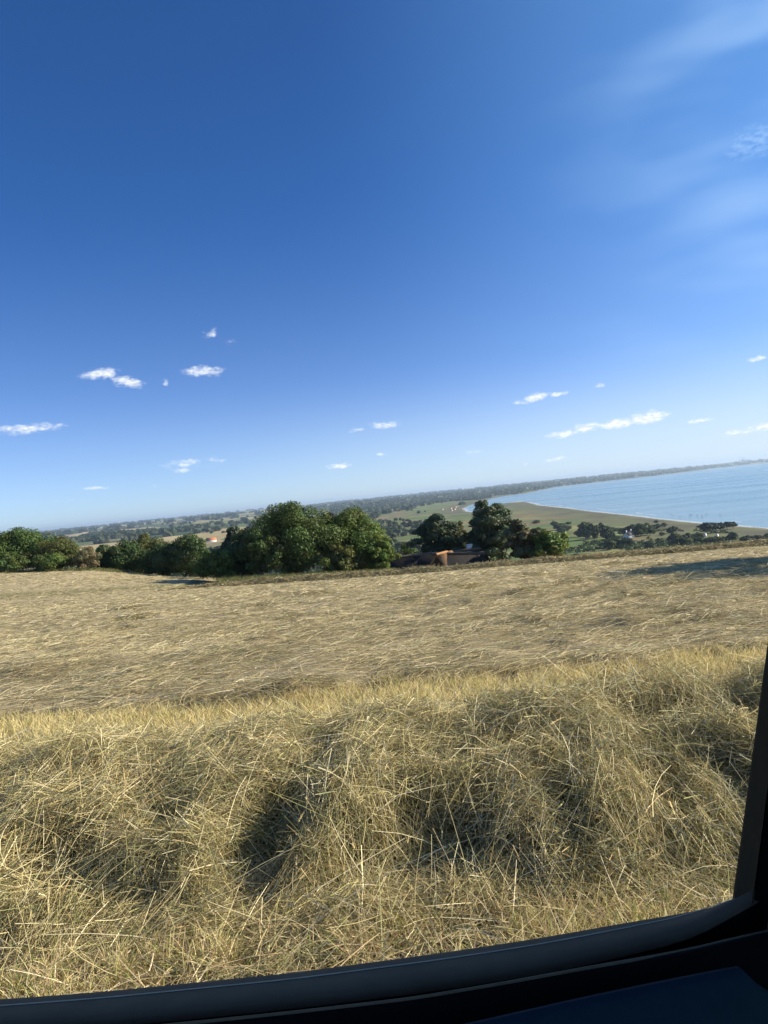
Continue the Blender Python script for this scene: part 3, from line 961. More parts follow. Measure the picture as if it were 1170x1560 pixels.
def add_tree(kind, x, y, H, rx, label, name, cat, seed, group=None):
    z = hz(x, y)
    t = thing(name, label, cat, (x, y, z), 0, group)
    K = dict(
        leaf=(G_LEAF, .0, 90, 11000, .34, M_LEAF), olive=(G_OLIVE, .0, 64, 7500, .32, M_LEAF), dark=(G_DARK, .0, 64, 7500, .34, M_LEAF),
        bush=((.092, .138, .040), .0, 30, 3600, .28, M_LEAF), big=((.088, .125, .036), .03, 130, 21000, .30, M_LEAF),
        side=((.078, .110, .034), .12, 46, 5500, .30, M_LEAF), big2=((.105, .155, .038), .01, 115, 18000, .30, M_LEAF),
        bright=(G_BRIGHT, .02, 34, 4200, .28, M_LEAF), bright2=((.125, .165, .042), .03, 40, 3000, .34, M_LEAF), olivebush=((.130, .145, .045), .02, 34, 4200, .26, M_LEAF),
        purple=((.050, .028, .034), .2, 50, 6000, .30, M_LEAF), dry=((.18, .16, .092), .05, 26, 1800, .22, M_LEAF), roundbush=((.030, .040, .034), .02, 24, 2500, .25, M_LEAF))
    if kind in K:
        lc, zf, nc, nl, ls, m = K[kind]
        dense = kind in ('roundbush',)
        cr, C = crown_mesh('crown', t, m, seed, H, rx, rx * .9, H * zf, lc, int(nc * 1.3), int(nl * 1.9), ls * .70, .78, (.16, .30) if not dense else (.3, .4), 'dome',
                           2.2 if kind in ('dry', 'bright2') else 0, mixcol=((.115, .115, .045), .12) if kind in ('big2', 'side') else None)
        trunk_mesh(t, M_BARKP if kind in ('side', 'dry') else M_BARK, seed, H, C, max(.10, H * .022), nl=12 if kind != 'dry' else 20)
    elif kind == 'conifer':
        cr, C = crown_mesh('crown', t, M_NEEDLE, seed, H, rx, rx, .6, G_CON, 60, 7000, .30, .45, (.16, .28), 'cone', 2.0)
        trunk_mesh(t, M_BARK, seed, H * 1.25, C, .2)
    else:                                            # pines: open, layered pads of needles on visible limbs
        z0 = {'pine': .26, 'pine2': .10, 'pine3': .12}[kind] * H
        lc = {'pine': G_PINE, 'pine2': (.068, .098, .046), 'pine3': (.105, .105, .052)}[kind]
        cr, C = crown_mesh('crown', t, M_NEEDLE, seed, H, rx, rx * .9, z0, lc, {'pine': 85, 'pine2': 95, 'pine3': 50}[kind],
                           {'pine': 11000, 'pine2': 13000, 'pine3': 5500}[kind], .24, .55, (.13, .24), 'dome' if kind != 'pine3' else 'ball', 2.4)
        trunk_mesh(t, M_BARK, seed, H, C, .24, nl=26)
    return t


TREES = [
    ('leaf', -76.5, 133, 8.9, 5.7, 'tall leafy tree cut off by the picture edge, at the far end of the hedge', 'broadleaf_tree', 'tree'),
    ('leaf', -66.3, 131, 8.6, 5.7, 'large round dense green tree, tallest of the hedge behind the mown field', 'broadleaf_tree', 'tree'),
    ('olive', -58.3, 129, 6.5, 4.4, 'olive green hedge tree between the large round tree and the pale brown shrub', 'broadleaf_tree', 'tree'),
    ('bush', -65.6, 125, 3.6, 2.6, 'low light green bush in front of the large round hedge tree', 'shrub', 'shrub'),
    ('bush', -58.7, 125, 3.5, 3.2, 'bright leafy bush in front of the olive green hedge tree', 'shrub', 'shrub'),
    ('dry', -52.3, 126, 4.4, 2.3, 'pale brown half bare shrub with fanning twigs in the hedge', 'shrub', 'shrub'),
    ('dark', -52.1, 134, 5.4, 3.1, 'dark low hedge tree behind the pale brown shrub', 'broadleaf_tree', 'tree'),
    ('dark', -47.3, 131, 5.9, 3.5, 'dark bushy hedge tree just right of the pale brown shrub', 'broadleaf_tree', 'tree'),
    ('olive', -45.8, 137, 8.1, 3.8, 'yellow green rounded tree rising behind the dark middle of the hedge', 'broadleaf_tree', 'tree'),
    ('dark', -39.4, 128, 6.1, 3.6, 'dark shaded hedge tree beside the tall end tree of the hedge', 'broadleaf_tree', 'tree'),
    ('dark', -34.9, 126, 8.4, 3.6, 'tall dark tree at the end of the hedge, beside the orange roof', 'broadleaf_tree', 'tree'),
    ('bush', -29.9, 118, 5.0, 1.9, 'small bush in the gap below the orange roof', 'shrub', 'shrub'),
    ('conifer', -22.4, 107, 8.5, 3.4, 'dark jagged conifer behind the front bush of the tree clump', 'conifer_tree', 'tree'),
    ('dark', -19.8, 102, 7.8, 3.5, 'shaded green tree filling the clump between the dark conifer and the biggest tree', 'broadleaf_tree', 'tree'),
    ('bush', -23.1, 98, 4.8, 3.2, 'leafy green bush at the front corner of the tree clump on the field', 'shrub', 'shrub'),
    ('big', -12.7, 100, 11.3, 5.6, 'biggest tree of the clump, tall broad green crown above the field edge', 'broadleaf_tree', 'tree'),
    ('side', -17.0, 97, 7.5, 3.0, 'smaller green tree with a pale bare trunk, leaning against the biggest tree', 'broadleaf_tree', 'tree'),
    ('purple', -8.0, 105, 10.7, 3.4, 'dark purple leaved tree squeezed between the two biggest trees', 'broadleaf_tree', 'tree'),
    ('big2', -4.4, 103, 10.8, 5.0, 'broad bright green tree beside the house, its crown sloping down to the roof', 'broadleaf_tree', 'tree'),
    ('bright', -1.0, 99, 6.0, 2.3, 'bright green bushy tree hiding the end of the thatched roof', 'broadleaf_tree', 'tree'),
    ('olivebush', -6.5, 97.5, 5.0, 2.6, 'light yellow green bush in the tall grass before the broad bright tree', 'shrub', 'shrub'),
    ('bush', 3.3, 132, 8.4, 2.6, 'light green bush showing above the roof ridge, left of the first pine', 'shrub', 'shrub'),
    ('pine', 8.8, 122, 12.2, 4.3, 'dark rounded pine standing behind the thatched house', 'pine_tree', 'pine tree'),
    ('olive', 13.2, 130, 11.6, 2.2, 'olive tree filling the space between the two dark pines', 'broadleaf_tree', 'tree'),
    ('pine2', 17.0, 117.5, 13.6, 4.7, 'tallest dark pine beside the end of the thatched house', 'pine_tree', 'pine tree'),
    ('pine3', 19.4, 103.5, 7.4, 2.9, 'low brownish spreading pine in front of the tallest pine', 'pine_tree', 'pine tree'),
    ('bright2', 22.5, 101, 5.1, 2.9, 'bright yellow green bush, last before the open slope to the sea', 'shrub', 'shrub'),
    ('dark', 22.9, 112, 7.4, 2.2, 'dark tree peeping out behind the bright yellow green bush', 'broadleaf_tree', 'tree'),
    ('roundbush', 11.3, 121, 6.2, 1.2, 'dark dome shaped bush showing over the roof ridge', 'shrub', 'shrub'),
    ('leaf', 26.6, 24.5, 10.6, 6.0, 'tallest of the three trees beside the field whose shadow falls on the hay', 'broadleaf_tree', 'tree'),
    ('leaf', 25.2, 17.0, 9.9, 5.6, 'nearest of the three trees beside the field whose shadow falls on the hay', 'broadleaf_tree', 'tree'),
    ('leaf', 27.0, 31.0, 9.8, 5.0, 'farthest of the three trees beside the field whose shadow falls on the hay', 'broadleaf_tree', 'tree'),
]


def build_trees():
    for i, (k, x, y, h, r, label, name, cat) in enumerate(TREES):
        r = r * (1.22 if i < 12 else 1.08)
        add_tree(k, x, y, h, r, label, name, cat, 100 + i)


# trees and bushes far below on the coastal meadow: (x, y, height, half width)
COTTAGE_TREES = [(232, 843, 16.9, 7.7), (242, 843, 15.3, 6.9), (258, 864, 14.1, 6.3), (239, 893, 8.1, 5.7), (240, 779, 9.9, 5.0), (290, 857, 10.9, 9.4),
                 (292, 832, 12.0, 9.0), (307, 843, 9.2, 6.1), (256, 826, 8.0, 4.3), (276, 690, 9.0, 7.0), (286, 693, 8.8, 6.3), (258, 684, 4.6, 4.9),
                 (246, 680, 4.6, 5.0), (222, 705, 9.0, 6.4), (230, 694, 7.6, 5.7), (240, 732, 5.3, 4.7), (208, 680, 8.7, 4.9), (240, 661, 5.0, 4.2)]
MEADOW_BUSHES = [(313, 822, 3.5, 3.0), (337, 853, 6.8, 4.7), (311, 783, 4.7, 3.6), (351, 939, 5.8, 6.0), (343, 951, 6.9, 4.2), (372, 967, 5.0, 3.0),
                 (397, 1061, 3.8, 2.9), (301, 1190, 3.3, 5.2), (272, 1120, 5.4, 6.3), (265, 1135, 8.9, 4.5), (269, 1290, 5.0, 6.7),
                 (255, 1066, 7.8, 6.8), (262, 1049, 5.6, 7.7), (255, 1500, 8.5, 6.8), (238, 980, 7.1, 6.3), (246, 1010, 5, 7)]
SEA_PINES = [(358, 811, 10.3, 5.9), (367, 813, 9.6, 5.9), (377, 816, 8.9, 5.2), (399, 847, 7.7, 5.4), (408, 850, 7.0, 4.6)]
SLOPE_BUSHES = [(316, 733, 6.7, 3.8), (280, 682, 6.8, 5.6), (294, 682, 6.2, 5.6), (301, 675, 5.5, 5.5), (312, 683, 5.6, 5.0), (331, 692, 7.5, 5.0),
                (344, 693, 4.4, 4.4), (359, 701, 3.8, 5.1), (374, 708, 3.9, 4.5), (322, 692, 4.4, 3.1)]
VALLEY_TREES = [(18, 950, 10.4, 7.8), (40, 895, 9.8, 8.1), (37, 1030, 7.5, 6.6), (10, 1072, 8.8, 6.8), (54, 923, 8.4, 6.7)]


def build_far_trees():
    protos = []
    for i, (lc, m, nm) in enumerate((((.040, .062, .026), M_LEAF, 'broadleaf_tree'), ((.058, .086, .030), M_LEAF, 'broadleaf_tree'), ((.072, .092, .036), M_LEAF, 'shrub'),
                                     ((.028, .042, .024), M_NEEDLE, 'pine_tree'))):
        t = bpy.data.objects.new(nm, None)
        z0 = .32 if nm == 'pine_tree' else .03
        cr, C = crown_mesh('crown', t, m, 300 + i, 1.0, .5, .5, z0, lc, 26, 1500, .085, .8, (.22, .38), 'dome')
        trunk_mesh(t, M_BARK, 300 + i, 1.0, C, .03, nl=5)
        protos.append(t)
    rng = np.random.default_rng(44)
    sets = ((COTTAGE_TREES, (0, 0, 1, 2), 'dark green tree of the grove around the white cottage on the coastal meadow', 'tree', 'trees around the white cottage'),
            (MEADOW_BUSHES, (0, 1, 2), 'small dark bush scattered on the green meadow towards the beach', 'bush', 'bushes on the coastal meadow'),
            (SEA_PINES, (3,), 'dark flat topped pine in the small stand on the meadow by the sea', 'pine tree', 'pines by the sea'),
            (SLOPE_BUSHES, (0, 1, 2, 2), 'bush in the hedge row just below the dry grass slope', 'bush', 'bushes below the dry slope'),
            (VALLEY_TREES, (1, 2), 'green tree in the valley between the broad bright tree and the dark rounded pine', 'tree', 'trees in the valley'))
    for spots, kinds, label, cat, group in sets:
        for (x, y, h, r) in spots:
            p = protos[kinds[rng.integers(len(kinds))]]
            s = p.copy()
            COL.objects.link(s)
            s.location = (x, y, hz(x, y) - .15)
            s.rotation_euler = (0, 0, rng.uniform(0, 6.28))
            s.scale = (2.7 * r, 2.7 * r, h * 1.25)
            s['label'], s['category'], s['group'] = label, cat, group
            for ch in list(p.children):
                c = ch.copy()
                COL.objects.link(c)
                c.parent = s
    for p in protos:
        for ch in list(p.children):
            bpy.data.objects.remove(ch)
        bpy.data.objects.remove(p)


def build_woodland():
    """woods of the plain and the far shore, a mass nobody could count"""
    rng = np.random.default_rng(77)
    parts = []
    for (n, r0, r1, nq, rad, hgt, seed) in ((5200, 620, 2800, 46, (3.5, 7.5), (6, 12), 1), (9000, 2600, 6500, 20, (8, 17), (9, 16), 2), (9500, 6000, 17000, 12, (18, 42), (9, 17), 3)):
        a = np.radians(rng.uniform(-33, 34, n))
        r = np.exp(rng.uniform(math.log(r0), math.log(r1), n))
        x, y = r * np.sin(a), r * np.cos(a)
        cd = coast_dist(x, y)
        m1 = fbm(x / 330, y / 420, 201, 4)
        m2 = fbm(x / 900, y / 1300, 202, 3)
        th = .50 + .035 * (r > 2600) + .055 * sstep(-.03, -.12, x / y) * (r > 1400) - .13 * sstep(-.12, .02, x / y) * sstep(.12, .02, x / y) * (r > 1150) * (r < 3600) + .04 * sstep(-.1, -.3, x / y)
        wood = (m1 * .65 + m2 * .35) > th
        hedge = (np.abs(fbm(x / 260, y / 260, 203, 2) - .5) < .014) & (rng.uniform(size=n) < .8)
        shore = (cd < 1500 + 900 * (m2 - .5)) & (r > 4600) & (cd > 130)
        ok = (cd > 60) & (wood | hedge | shore)
        ok &= ~((cd < 330 + 120 * (m1 - .5)) & (r < 4500) & (rng.uniform(size=n) > .012))
        ok &= ~((r < 1000) & (x > -30) & (np.abs(x / y - .06) > .09))
        ok &= ~((r < 1250) & (r > 1040) & (np.abs(x / y - .035) < .05))     # the tan meadow below the pines
        x, y = x[ok], y[ok]
        n = len(x)
        R_ = rng.uniform(*rad, n)
        h = rng.uniform(*hgt, n)
        k = np.repeat(np.arange(n), nq)
        d = unit(rng.normal(size=(len(k), 3)) + np.array([0, 0, .35]))
        d[:, 2] = np.abs(d[:, 2]) * 1.0 - .12
        z = height(x, y)
        P = np.stack([x[k] + d[:, 0] * R_[k], y[k] + d[:, 1] * R_[k], z[k] + h[k] * (.30 + .62 * d[:, 2])], 1)
        base = np.array([.044, .066, .028]) * rng.uniform(.7, 1.35, (n, 1)) * np.stack([rng.uniform(.85, 1.3, n), np.ones(n), np.ones(n)], 1)
        parts.append(leaf_cards(rng, P, unit(d + rng.normal(size=d.shape) * .35), (R_ * (1.0 if nq > 30 else 1.5))[k] * rng.uniform(.6, 1.3, len(k)),
                                base[k] * rng.uniform(.8, 1.2, (len(k), 1)), 1.1))
    V, F, C = join(parts)
    o = mesh_np('woodland', V, F, M_LEAF, col=C)
    o['kind'] = 'stuff'
    o['label'] = 'distant woods and hedges on the plain'


def build_scrub():
    """low scrub on the slope below the field and in the hollows of the meadow"""
    rng = np.random.default_rng(88)
    n = 2600
    x, y = rng.uniform(120, 430, n), rng.uniform(600, 1000, n)
    m = fbm(x / 38, y / 60, 211, 3)
    ok = (m > .52 + .10 * sstep(700, 900, y)) & (coast_dist(x, y) > 60)
    x, y = x[ok], y[ok]
    n = len(x)
    R_, h = rng.uniform(1.2, 3.8, n), rng.uniform(1.0, 4.2, n)
    k = np.repeat(np.arange(n), 34)
    d = unit(rng.normal(size=(len(k), 3)) + np.array([0, 0, .3]))
    P = np.stack([x[k] + d[:, 0] * R_[k], y[k] + d[:, 1] * R_[k], height(x, y)[k] + h[k] * (.35 + .6 * d[:, 2])], 1)
    base = np.array([.062, .088, .034]) * rng.uniform(.6, 1.4, (n, 1))
    V, F, C = leaf_cards(rng, P, unit(d + rng.normal(size=d.shape) * .4), R_[k] * rng.uniform(.4, .8, len(k)), base[k] * rng.uniform(.8, 1.2, (len(k), 1)), 1.2)
    o = mesh_np('undergrowth', V, F, M_LEAF, col=C)
    o['kind'] = 'stuff'
    o['label'] = 'low scrub between the trees of the coastal meadow'


build_trees()
build_far_trees()
build_scrub()
build_woodland()


# ------------------------------------------------------------------ buildings
def thatch_mat(name, color, sc=14):
    m, N = new_mat(name)
    co = N.n('ShaderNodeTexCoord').outputs['Object']
    a = N.noise(N.vmath('MULTIPLY', co, (3.0, 3.0, .6)), sc / 3, 6.0, .7).outputs[0]
    b = N.noise(co, .7, 4.0, .6).outputs[0]
    v = N.math('MULTIPLY', a, N.math('ADD', b, .5))
    c = N.ramp(v, [(.2, tuple(k * .55 for k in color)), (.75, tuple(k * 1.4 for k in color))])
    bp = N.n('ShaderNodeBump', {'Height': a, 'Strength': .8, 'Distance': .06})
    p = N.n('ShaderNodeBsdfPrincipled', {'Base Color': c, 'Roughness': .95, 'Specular IOR Level': .1, 'Normal': bp.outputs[0]})
    N.n('ShaderNodeOutputMaterial', {'Surface': p.outputs[0]})
    return m


M_THATCH = thatch_mat('old_thatch', (.026, .025, .025))
M_RIDGE = thatch_mat('ridge_turf', (.12, .10, .08))
M_NEWTH = thatch_mat('rust_brown_thatch', (.36, .20, .10))
M_WHITE = plain_mat('white_limewash', (.78, .77, .73), .8, .2, .06, 2.0)
M_DARKROOF = plain_mat('dark_roof', (.075, .068, .066), .8, .2, .3, 1.5)
M_TILE = plain_mat('orange_tiles', (.46, .17, .075), .8, .2, .3, .8)
M_GLASS = plain_mat('window_glass', (.03, .04, .05), .12, .5, .1)
M_WOOD = plain_mat('dark_timber', (.07, .05, .035), .8, .2, .3, 4)
M_PALE = plain_mat('pale_render', (.72, .70, .66), .8, .2, .1, .5)
M_STAKE = plain_mat('wet_timber', (.12, .10, .09), .7, .3, .3, 2)
M_CONC = plain_mat('concrete', (.50, .50, .50), .85, .2, .1, .02)


def gable_roof(mb, L, D, ze, zr, t, ov=.35, hip=0.0):
    """two thick slopes along x from -L/2 to L/2, half depth D"""
    x0, x1 = -L / 2 - ov, L / 2 + ov
    for s in (-1, 1):
        e = s * (D + ov)
        sl = (zr - ze) / D
        zo = ze - ov * sl
        p = [(x0, e, zo), (x1, e, zo), (x1 - hip, 0, zr), (x0 + hip, 0, zr)]
        q = [(a, b, c + t) for a, b, c in p]
        if s > 0:
            p, q = p[::-1], q[::-1]
        mb.hexa(p + q)


def house_shell(name, label, cat, loc, rot, L, D, zw, zr, roof_m, wall_m, ov=.3, t=.25, group=None, windows=(), chimneys=()):
    r = thing(name, label, cat, loc, rot, group)
    mb = MB()
    x0, x1 = -L / 2, L / 2
    mb.box(x0, x1, -D, D, -1.0, zw)
    mb.add([(x0, -D, zw), (x0, D, zw), (x0, 0, zr), (x1, -D, zw), (x1, D, zw), (x1, 0, zr)], [(0, 2, 1), (3, 4, 5)])
    mb.build('wall', wall_m, r)
    mb = MB()
    gable_roof(mb, L, D, zw, zr, t, ov)
    rf = mb.build('roof', roof_m, r)
    for (cx, cy, w, z0, z1) in chimneys:
        mb = MB()
        mb.box(cx - w / 2, cx + w / 2, cy - w / 2, cy + w / 2, z0, z1)
        mb.box(cx - w * .6, cx + w * .6, cy - w * .6, cy + w * .6, z1 + .003, z1 + .12)
        mb.build('chimney', M_WHITE, rf)
    for (face, u, z, w, h) in windows:
        mb, mf = MB(), MB()
        if face == 'end':
            mb.box(x0 - .03, x0 - .012, u - w / 2, u + w / 2, z, z + h)
            for (a, b, c, d) in ((u - w / 2 - .08, u - w / 2, z - .08, z + h + .08), (u + w / 2, u + w / 2 + .08, z - .08, z + h + .08)):
                mf.box(x0 - .05, x0 - .008, a, b, c, d)
            mf.box(x0 - .05, x0 - .008, u - w / 2, u + w / 2, z + h, z + h + .08)
            mf.box(x0 - .05, x0 - .008, u - w / 2, u + w / 2, z - .08, z)
        else:
            mb.box(u - w / 2, u + w / 2, -D - .03, -D - .012, z, z + h)
            mf.box(u - w / 2 - .08, u - w / 2, -D - .05, -D - .008, z - .08, z + h + .08)
            mf.box(u + w / 2, u + w / 2 + .08, -D - .05, -D - .008, z - .08, z + h + .08)
            mf.box(u - w / 2, u + w / 2, -D - .05, -D - .008, z + h, z + h + .08)
            mf.box(u - w / 2, u + w / 2, -D - .05, -D - .008, z - .08, z)
        wn = mb.build('window', M_GLASS, r)
        mf.build('frame', M_WOOD, wn)
    return r, rf


def build_thatched_house():
    z0 = 64.6
    ridge = 70.35 - z0
    r, rf = house_shell('thatched_house', 'dark thatched house with a rust brown gable, half hidden behind the field edge', 'house', (6.0, 114.0, z0), R(1.5),
                        16.6, 4.2, ridge - 4.1, ridge - .35, M_THATCH, M_WHITE, .5, .32,
                        windows=[('front', u, 1.0, 1.0, .9) for u in (-6.5, -4.0, 5.0, 7.0)])
    mb = MB()                                        # turf along the ridge
    n = 26
    for k in range(n):
        x = -10.2 + 20.4 * k / (n - 1)
    xs = np.linspace(-8.7, 8.7, 40)
    mb.tube(np.stack([xs, xs * 0, ridge - .10 + .05 * np.sin(xs * 2.3) + .03 * np.sin(xs * 5.1)], 1), .26, 8)
    mb.build('ridge_cap', M_RIDGE, rf, smooth=True)
    mb = MB()
    mb.box(6.6, 7.45, .5, 1.3, ridge - 1.2, ridge + .62)
    mb.box(6.53, 7.52, .43, 1.37, ridge + .623, ridge + .74)
    mb.build('chimney', M_WHITE, rf)
    mb = MB()
    mb.box(5.55, 6.15, -1.5, -.9, ridge - 1.8, ridge - .28)
    mb.build('vent_stack', M_RIDGE, rf)
    # the front wing, lower ridge turned towards the field
    a, b = np.array([.8, -4.0]), np.array([7.6, -10.6])
    ax = (b - a) / np.linalg.norm(b - a)
    pr = np.array([-ax[1], ax[0]])
    if pr[1] > 0:
        pr = -pr
    zr, ze, hw = ridge - .18, ridge - 3.3, 3.2
    mb = MB()

    def P(s, w, z):
        q = a + ax * s + pr * w
        return (q[0], q[1], z)
    L = np.linalg.norm(b - a)
    for sgn in (1, -1):
        p = [P(-2.5, sgn * hw, ze), P(L, sgn * hw, ze), P(L, 0, zr), P(-2.5, 0, zr)]
        q = [(x, y, z + .3) for x, y, z in p]
        if sgn < 0:
            p, q = p[::-1], q[::-1]
        mb.hexa(p + q)
    wr = mb.build('wing_roof', M_THATCH, r)
    mb = MB()
    t = np.linspace(-.3, L + .15, 24)
    mb.tube(np.array([P(s, 0, zr + .28 + .03 * math.sin(s * 3)) for s in t]), .27, 8)
    mb.build('ridge_cap', M_RIDGE, wr, smooth=True)
    mb = MB()
    mb.add([P(L - .3, hw - .3, ze - 2.6), P(L - .3, -hw + .3, ze - 2.6), P(L - .3, -hw + .3, ze + .1), P(L - .3, 0, zr), P(L - .3, hw - .3, ze + .1)], [(0, 1, 2), (0, 2, 3), (0, 3, 4)])
    mb.hexa([P(-2, -hw + .35, ze - 2.6), P(L - .32, -hw + .35, ze - 2.6), P(L - .32, hw - .35, ze - 2.6), P(-2, hw - .35, ze - 2.6),
             P(-2, -hw + .35, ze + .2), P(L - .32, -hw + .35, ze + .2), P(L - .32, hw - .35, ze + .2), P(-2, hw - .35, ze + .2)])
    mb.build('wing_wall', M_WOOD, r)
    # the gabled dormer that catches the sun
    g0, g1 = np.array([3.6, -4.2]), np.array([.75, -8.4])
    ax = (g1 - g0) / np.linalg.norm(g1 - g0)
    pr = np.array([-ax[1], ax[0]])
    L = np.linalg.norm(g1 - g0)
    zr, ze, hw = ridge + .22, ridge - 2.9, 2.5
    mb = MB()

    def Q(s, w, z):
        q = g0 + ax * s + pr * w
        return (q[0], q[1], z)
    for sgn in (1, -1):
        p = [Q(0, sgn * hw, ze), Q(L, sgn * hw, ze), Q(L, 0, zr), Q(0, 0, zr)]
        q = [(x, y, z + .28) for x, y, z in p]
        if sgn < 0:
            p, q = p[::-1], q[::-1]
        mb.hexa(p + q)
    gr = mb.build('gable_roof', M_NEWTH, r)
    mb = MB()
    mb.tube(np.array([Q(s, 0, zr + .22) for s in np.linspace(1.6, L + .05, 12)]), .20, 8)
    mb.build('ridge_cap', M_NEWTH, gr, smooth=True)
    mb = MB()
    mb.add([Q(L - .25, -hw + .1, ze), Q(L - .25, hw - .1, ze), Q(L - .25, 0, zr)], [(0, 1, 2)])
    mb.hexa([Q(0, -hw + .25, ze - 2.2), Q(L - .25, -hw + .25, ze - 2.2), Q(L - .25, hw - .25, ze - 2.2), Q(0, hw - .25, ze - 2.2),
             Q(0, -hw + .25, ze), Q(L - .25, -hw + .25, ze), Q(L - .25, hw - .25, ze), Q(0, hw - .25, ze)])
    mb.build('gable_wall', M_WOOD, r)


def build_far_buildings():
    c = (274.5, 820.5)
    house_shell('cottage', 'white cottage with dark roof and two white chimneys among trees by the sea', 'house',
                (c[0], c[1], hz(*c)), R(50), 16.0, 3.7, 2.9, 6.6, M_DARKROOF, M_WHITE, .35, .3,
                windows=[('end', -1.5, 1.0, .9, 1.1), ('end', 1.5, 1.0, .9, 1.1), ('end', 0, 3.6, .8, 1.0), ('front', -4, 1, 1.1, 1.1), ('front', 0, 1, 1.1, 1.1), ('front', 4, 1, 1.1, 1.1)],
                chimneys=[(-6.3, 0, 1.1, 5.6, 9.1), (7.0, 0, 1.1, 5.6, 9.1)])
    x, y = -437, 1805
    house_shell('farmhouse', 'white farmhouse with an orange tiled roof, seen through the gap in the hedge', 'house', (x, y, hz(x, y)), R(8), 24, 6.5, 4.5, 11, M_TILE, M_WHITE, .4, .3)
    x, y = 266, 1590
    house_shell('beach_house', 'long low pale house on the meadow behind the pines', 'house', (x, y, hz(x, y)), R(5), 14, 4, 2.6, 4.6, M_PALE, M_WHITE, .3, .2)
    for (x, y, lab) in ((339, 770, 'small white hut under the pines by the sea, left of a twin'), (343, 751, 'small white hut in the bushes below the sea pines, right of a twin')):
        house_shell('hut', lab, 'hut', (x, y, hz(x, y) + 1.2), R(20), 2.2, .9, 1.7, 2.3, M_PALE, M_WHITE, .15, .12)
    base, _ = house_shell('white_house', 'tiny white house of the cluster beside the lagoon', 'house', (235, 2910, hz(235, 2910)), R(10), 8, 3, 2.6, 4.8, M_TILE, M_WHITE, .3, .3,
                          group='white houses by the lagoon')
    rng = np.random.default_rng(5)
    for (x, y) in ((279, 3010), (314, 3160), (250, 2683), (330, 3230), (275, 2820)):
        dup(base, (x, y, hz(x, y)), rng.uniform(-.5, .8))
    for i, (x, y, s) in enumerate(((-206, 6716, 2.2), (-222, 6700, 1.6), (-188, 6730, 1.9), (-172, 6760, 1.5), (-240, 6690, 1.5))):
        dup(base, (x, y, hz(x, y)), rng.uniform(-.4, .4), (s, s, s), 'tiny white building of the group on the plain behind the broad bright tree', 'white buildings on the plain')
    for i, (x, y, s) in enumerate(((-2189, 5576, 2.4), (-2139, 5903, 2.0), (-2100, 5920, 1.6), (-1381, 3303, 1.4), (-1900, 5200, 1.4), (-1650, 4700, 1.3))):
        dup(base, (x, y, hz(x, y)), rng.uniform(-.4, .4), (s, s, s), 'tiny white farm among the far fields above the hedge', 'white farms among the far fields')
    # stakes of a fish trap in the shallow water
    proto = None
    for (x, y, h) in ((484, 1148, 4.6), (489, 1133, 3.4), (482, 1100, 4.0), (510, 1148, 3.0), (505, 1090, 3.2), (491, 1240, 2.6), (469, 1151, 2.6), (496, 1170, 2.8), (476, 1195, 2.4)):
        if proto is None:
            proto = thing('fishing_stake', 'dark fishing stake standing in the shallow water off the beach', 'stake', (x, y, -.4), 0, 'fishing stakes in the bay')
            mb = MB()
            mb.tube([(0, 0, -.5), (.01, 0, .5), (.03, 0, 1.0)], [.40, .36, .30], 7)
            mb.build('post', M_STAKE, proto)
            proto.scale = (1, 1, h)
        else:
            dup(proto, (x, y, -.4), 0, (1, 1, h))
    x, y = 10000, 19900
    r = thing('power_station', 'tiny pale power station with chimneys on the far shore of the bay', 'power station', (x, y, hz(x, y)), R(-26))
    mb = MB()
    mb.box(-70, 60, -30, 30, -5, 50)
    mb.box(62, 190, -30, 30, -5, 34)
    mb.build('boiler_house', M_CONC, r)
    for (cx, h) in ((-110, 120), (-20, 135), (30, 112)):
        mb = MB()
        mb.tube([(cx, 40, -5), (cx, 40, h)], [9, 6], 10)
        mb.build('chimney', M_CONC, r)


build_thatched_house()
build_far_buildings()


# ------------------------------------------------------------------ the car around the viewer
def loft(mb, rings, closed=False):
    """rings: list of equally long point lists"""
    k, m = len(rings), len(rings[0])
    f = []
    for i in range(k - 1):
        for j in range(m if closed else m - 1):
            j2 = (j + 1) % m
            f.append((i * m + j, i * m + j2, (i + 1) * m + j2, (i + 1) * m + j))
    mb.add(np.array([p for r_ in rings for p in r_]), f)


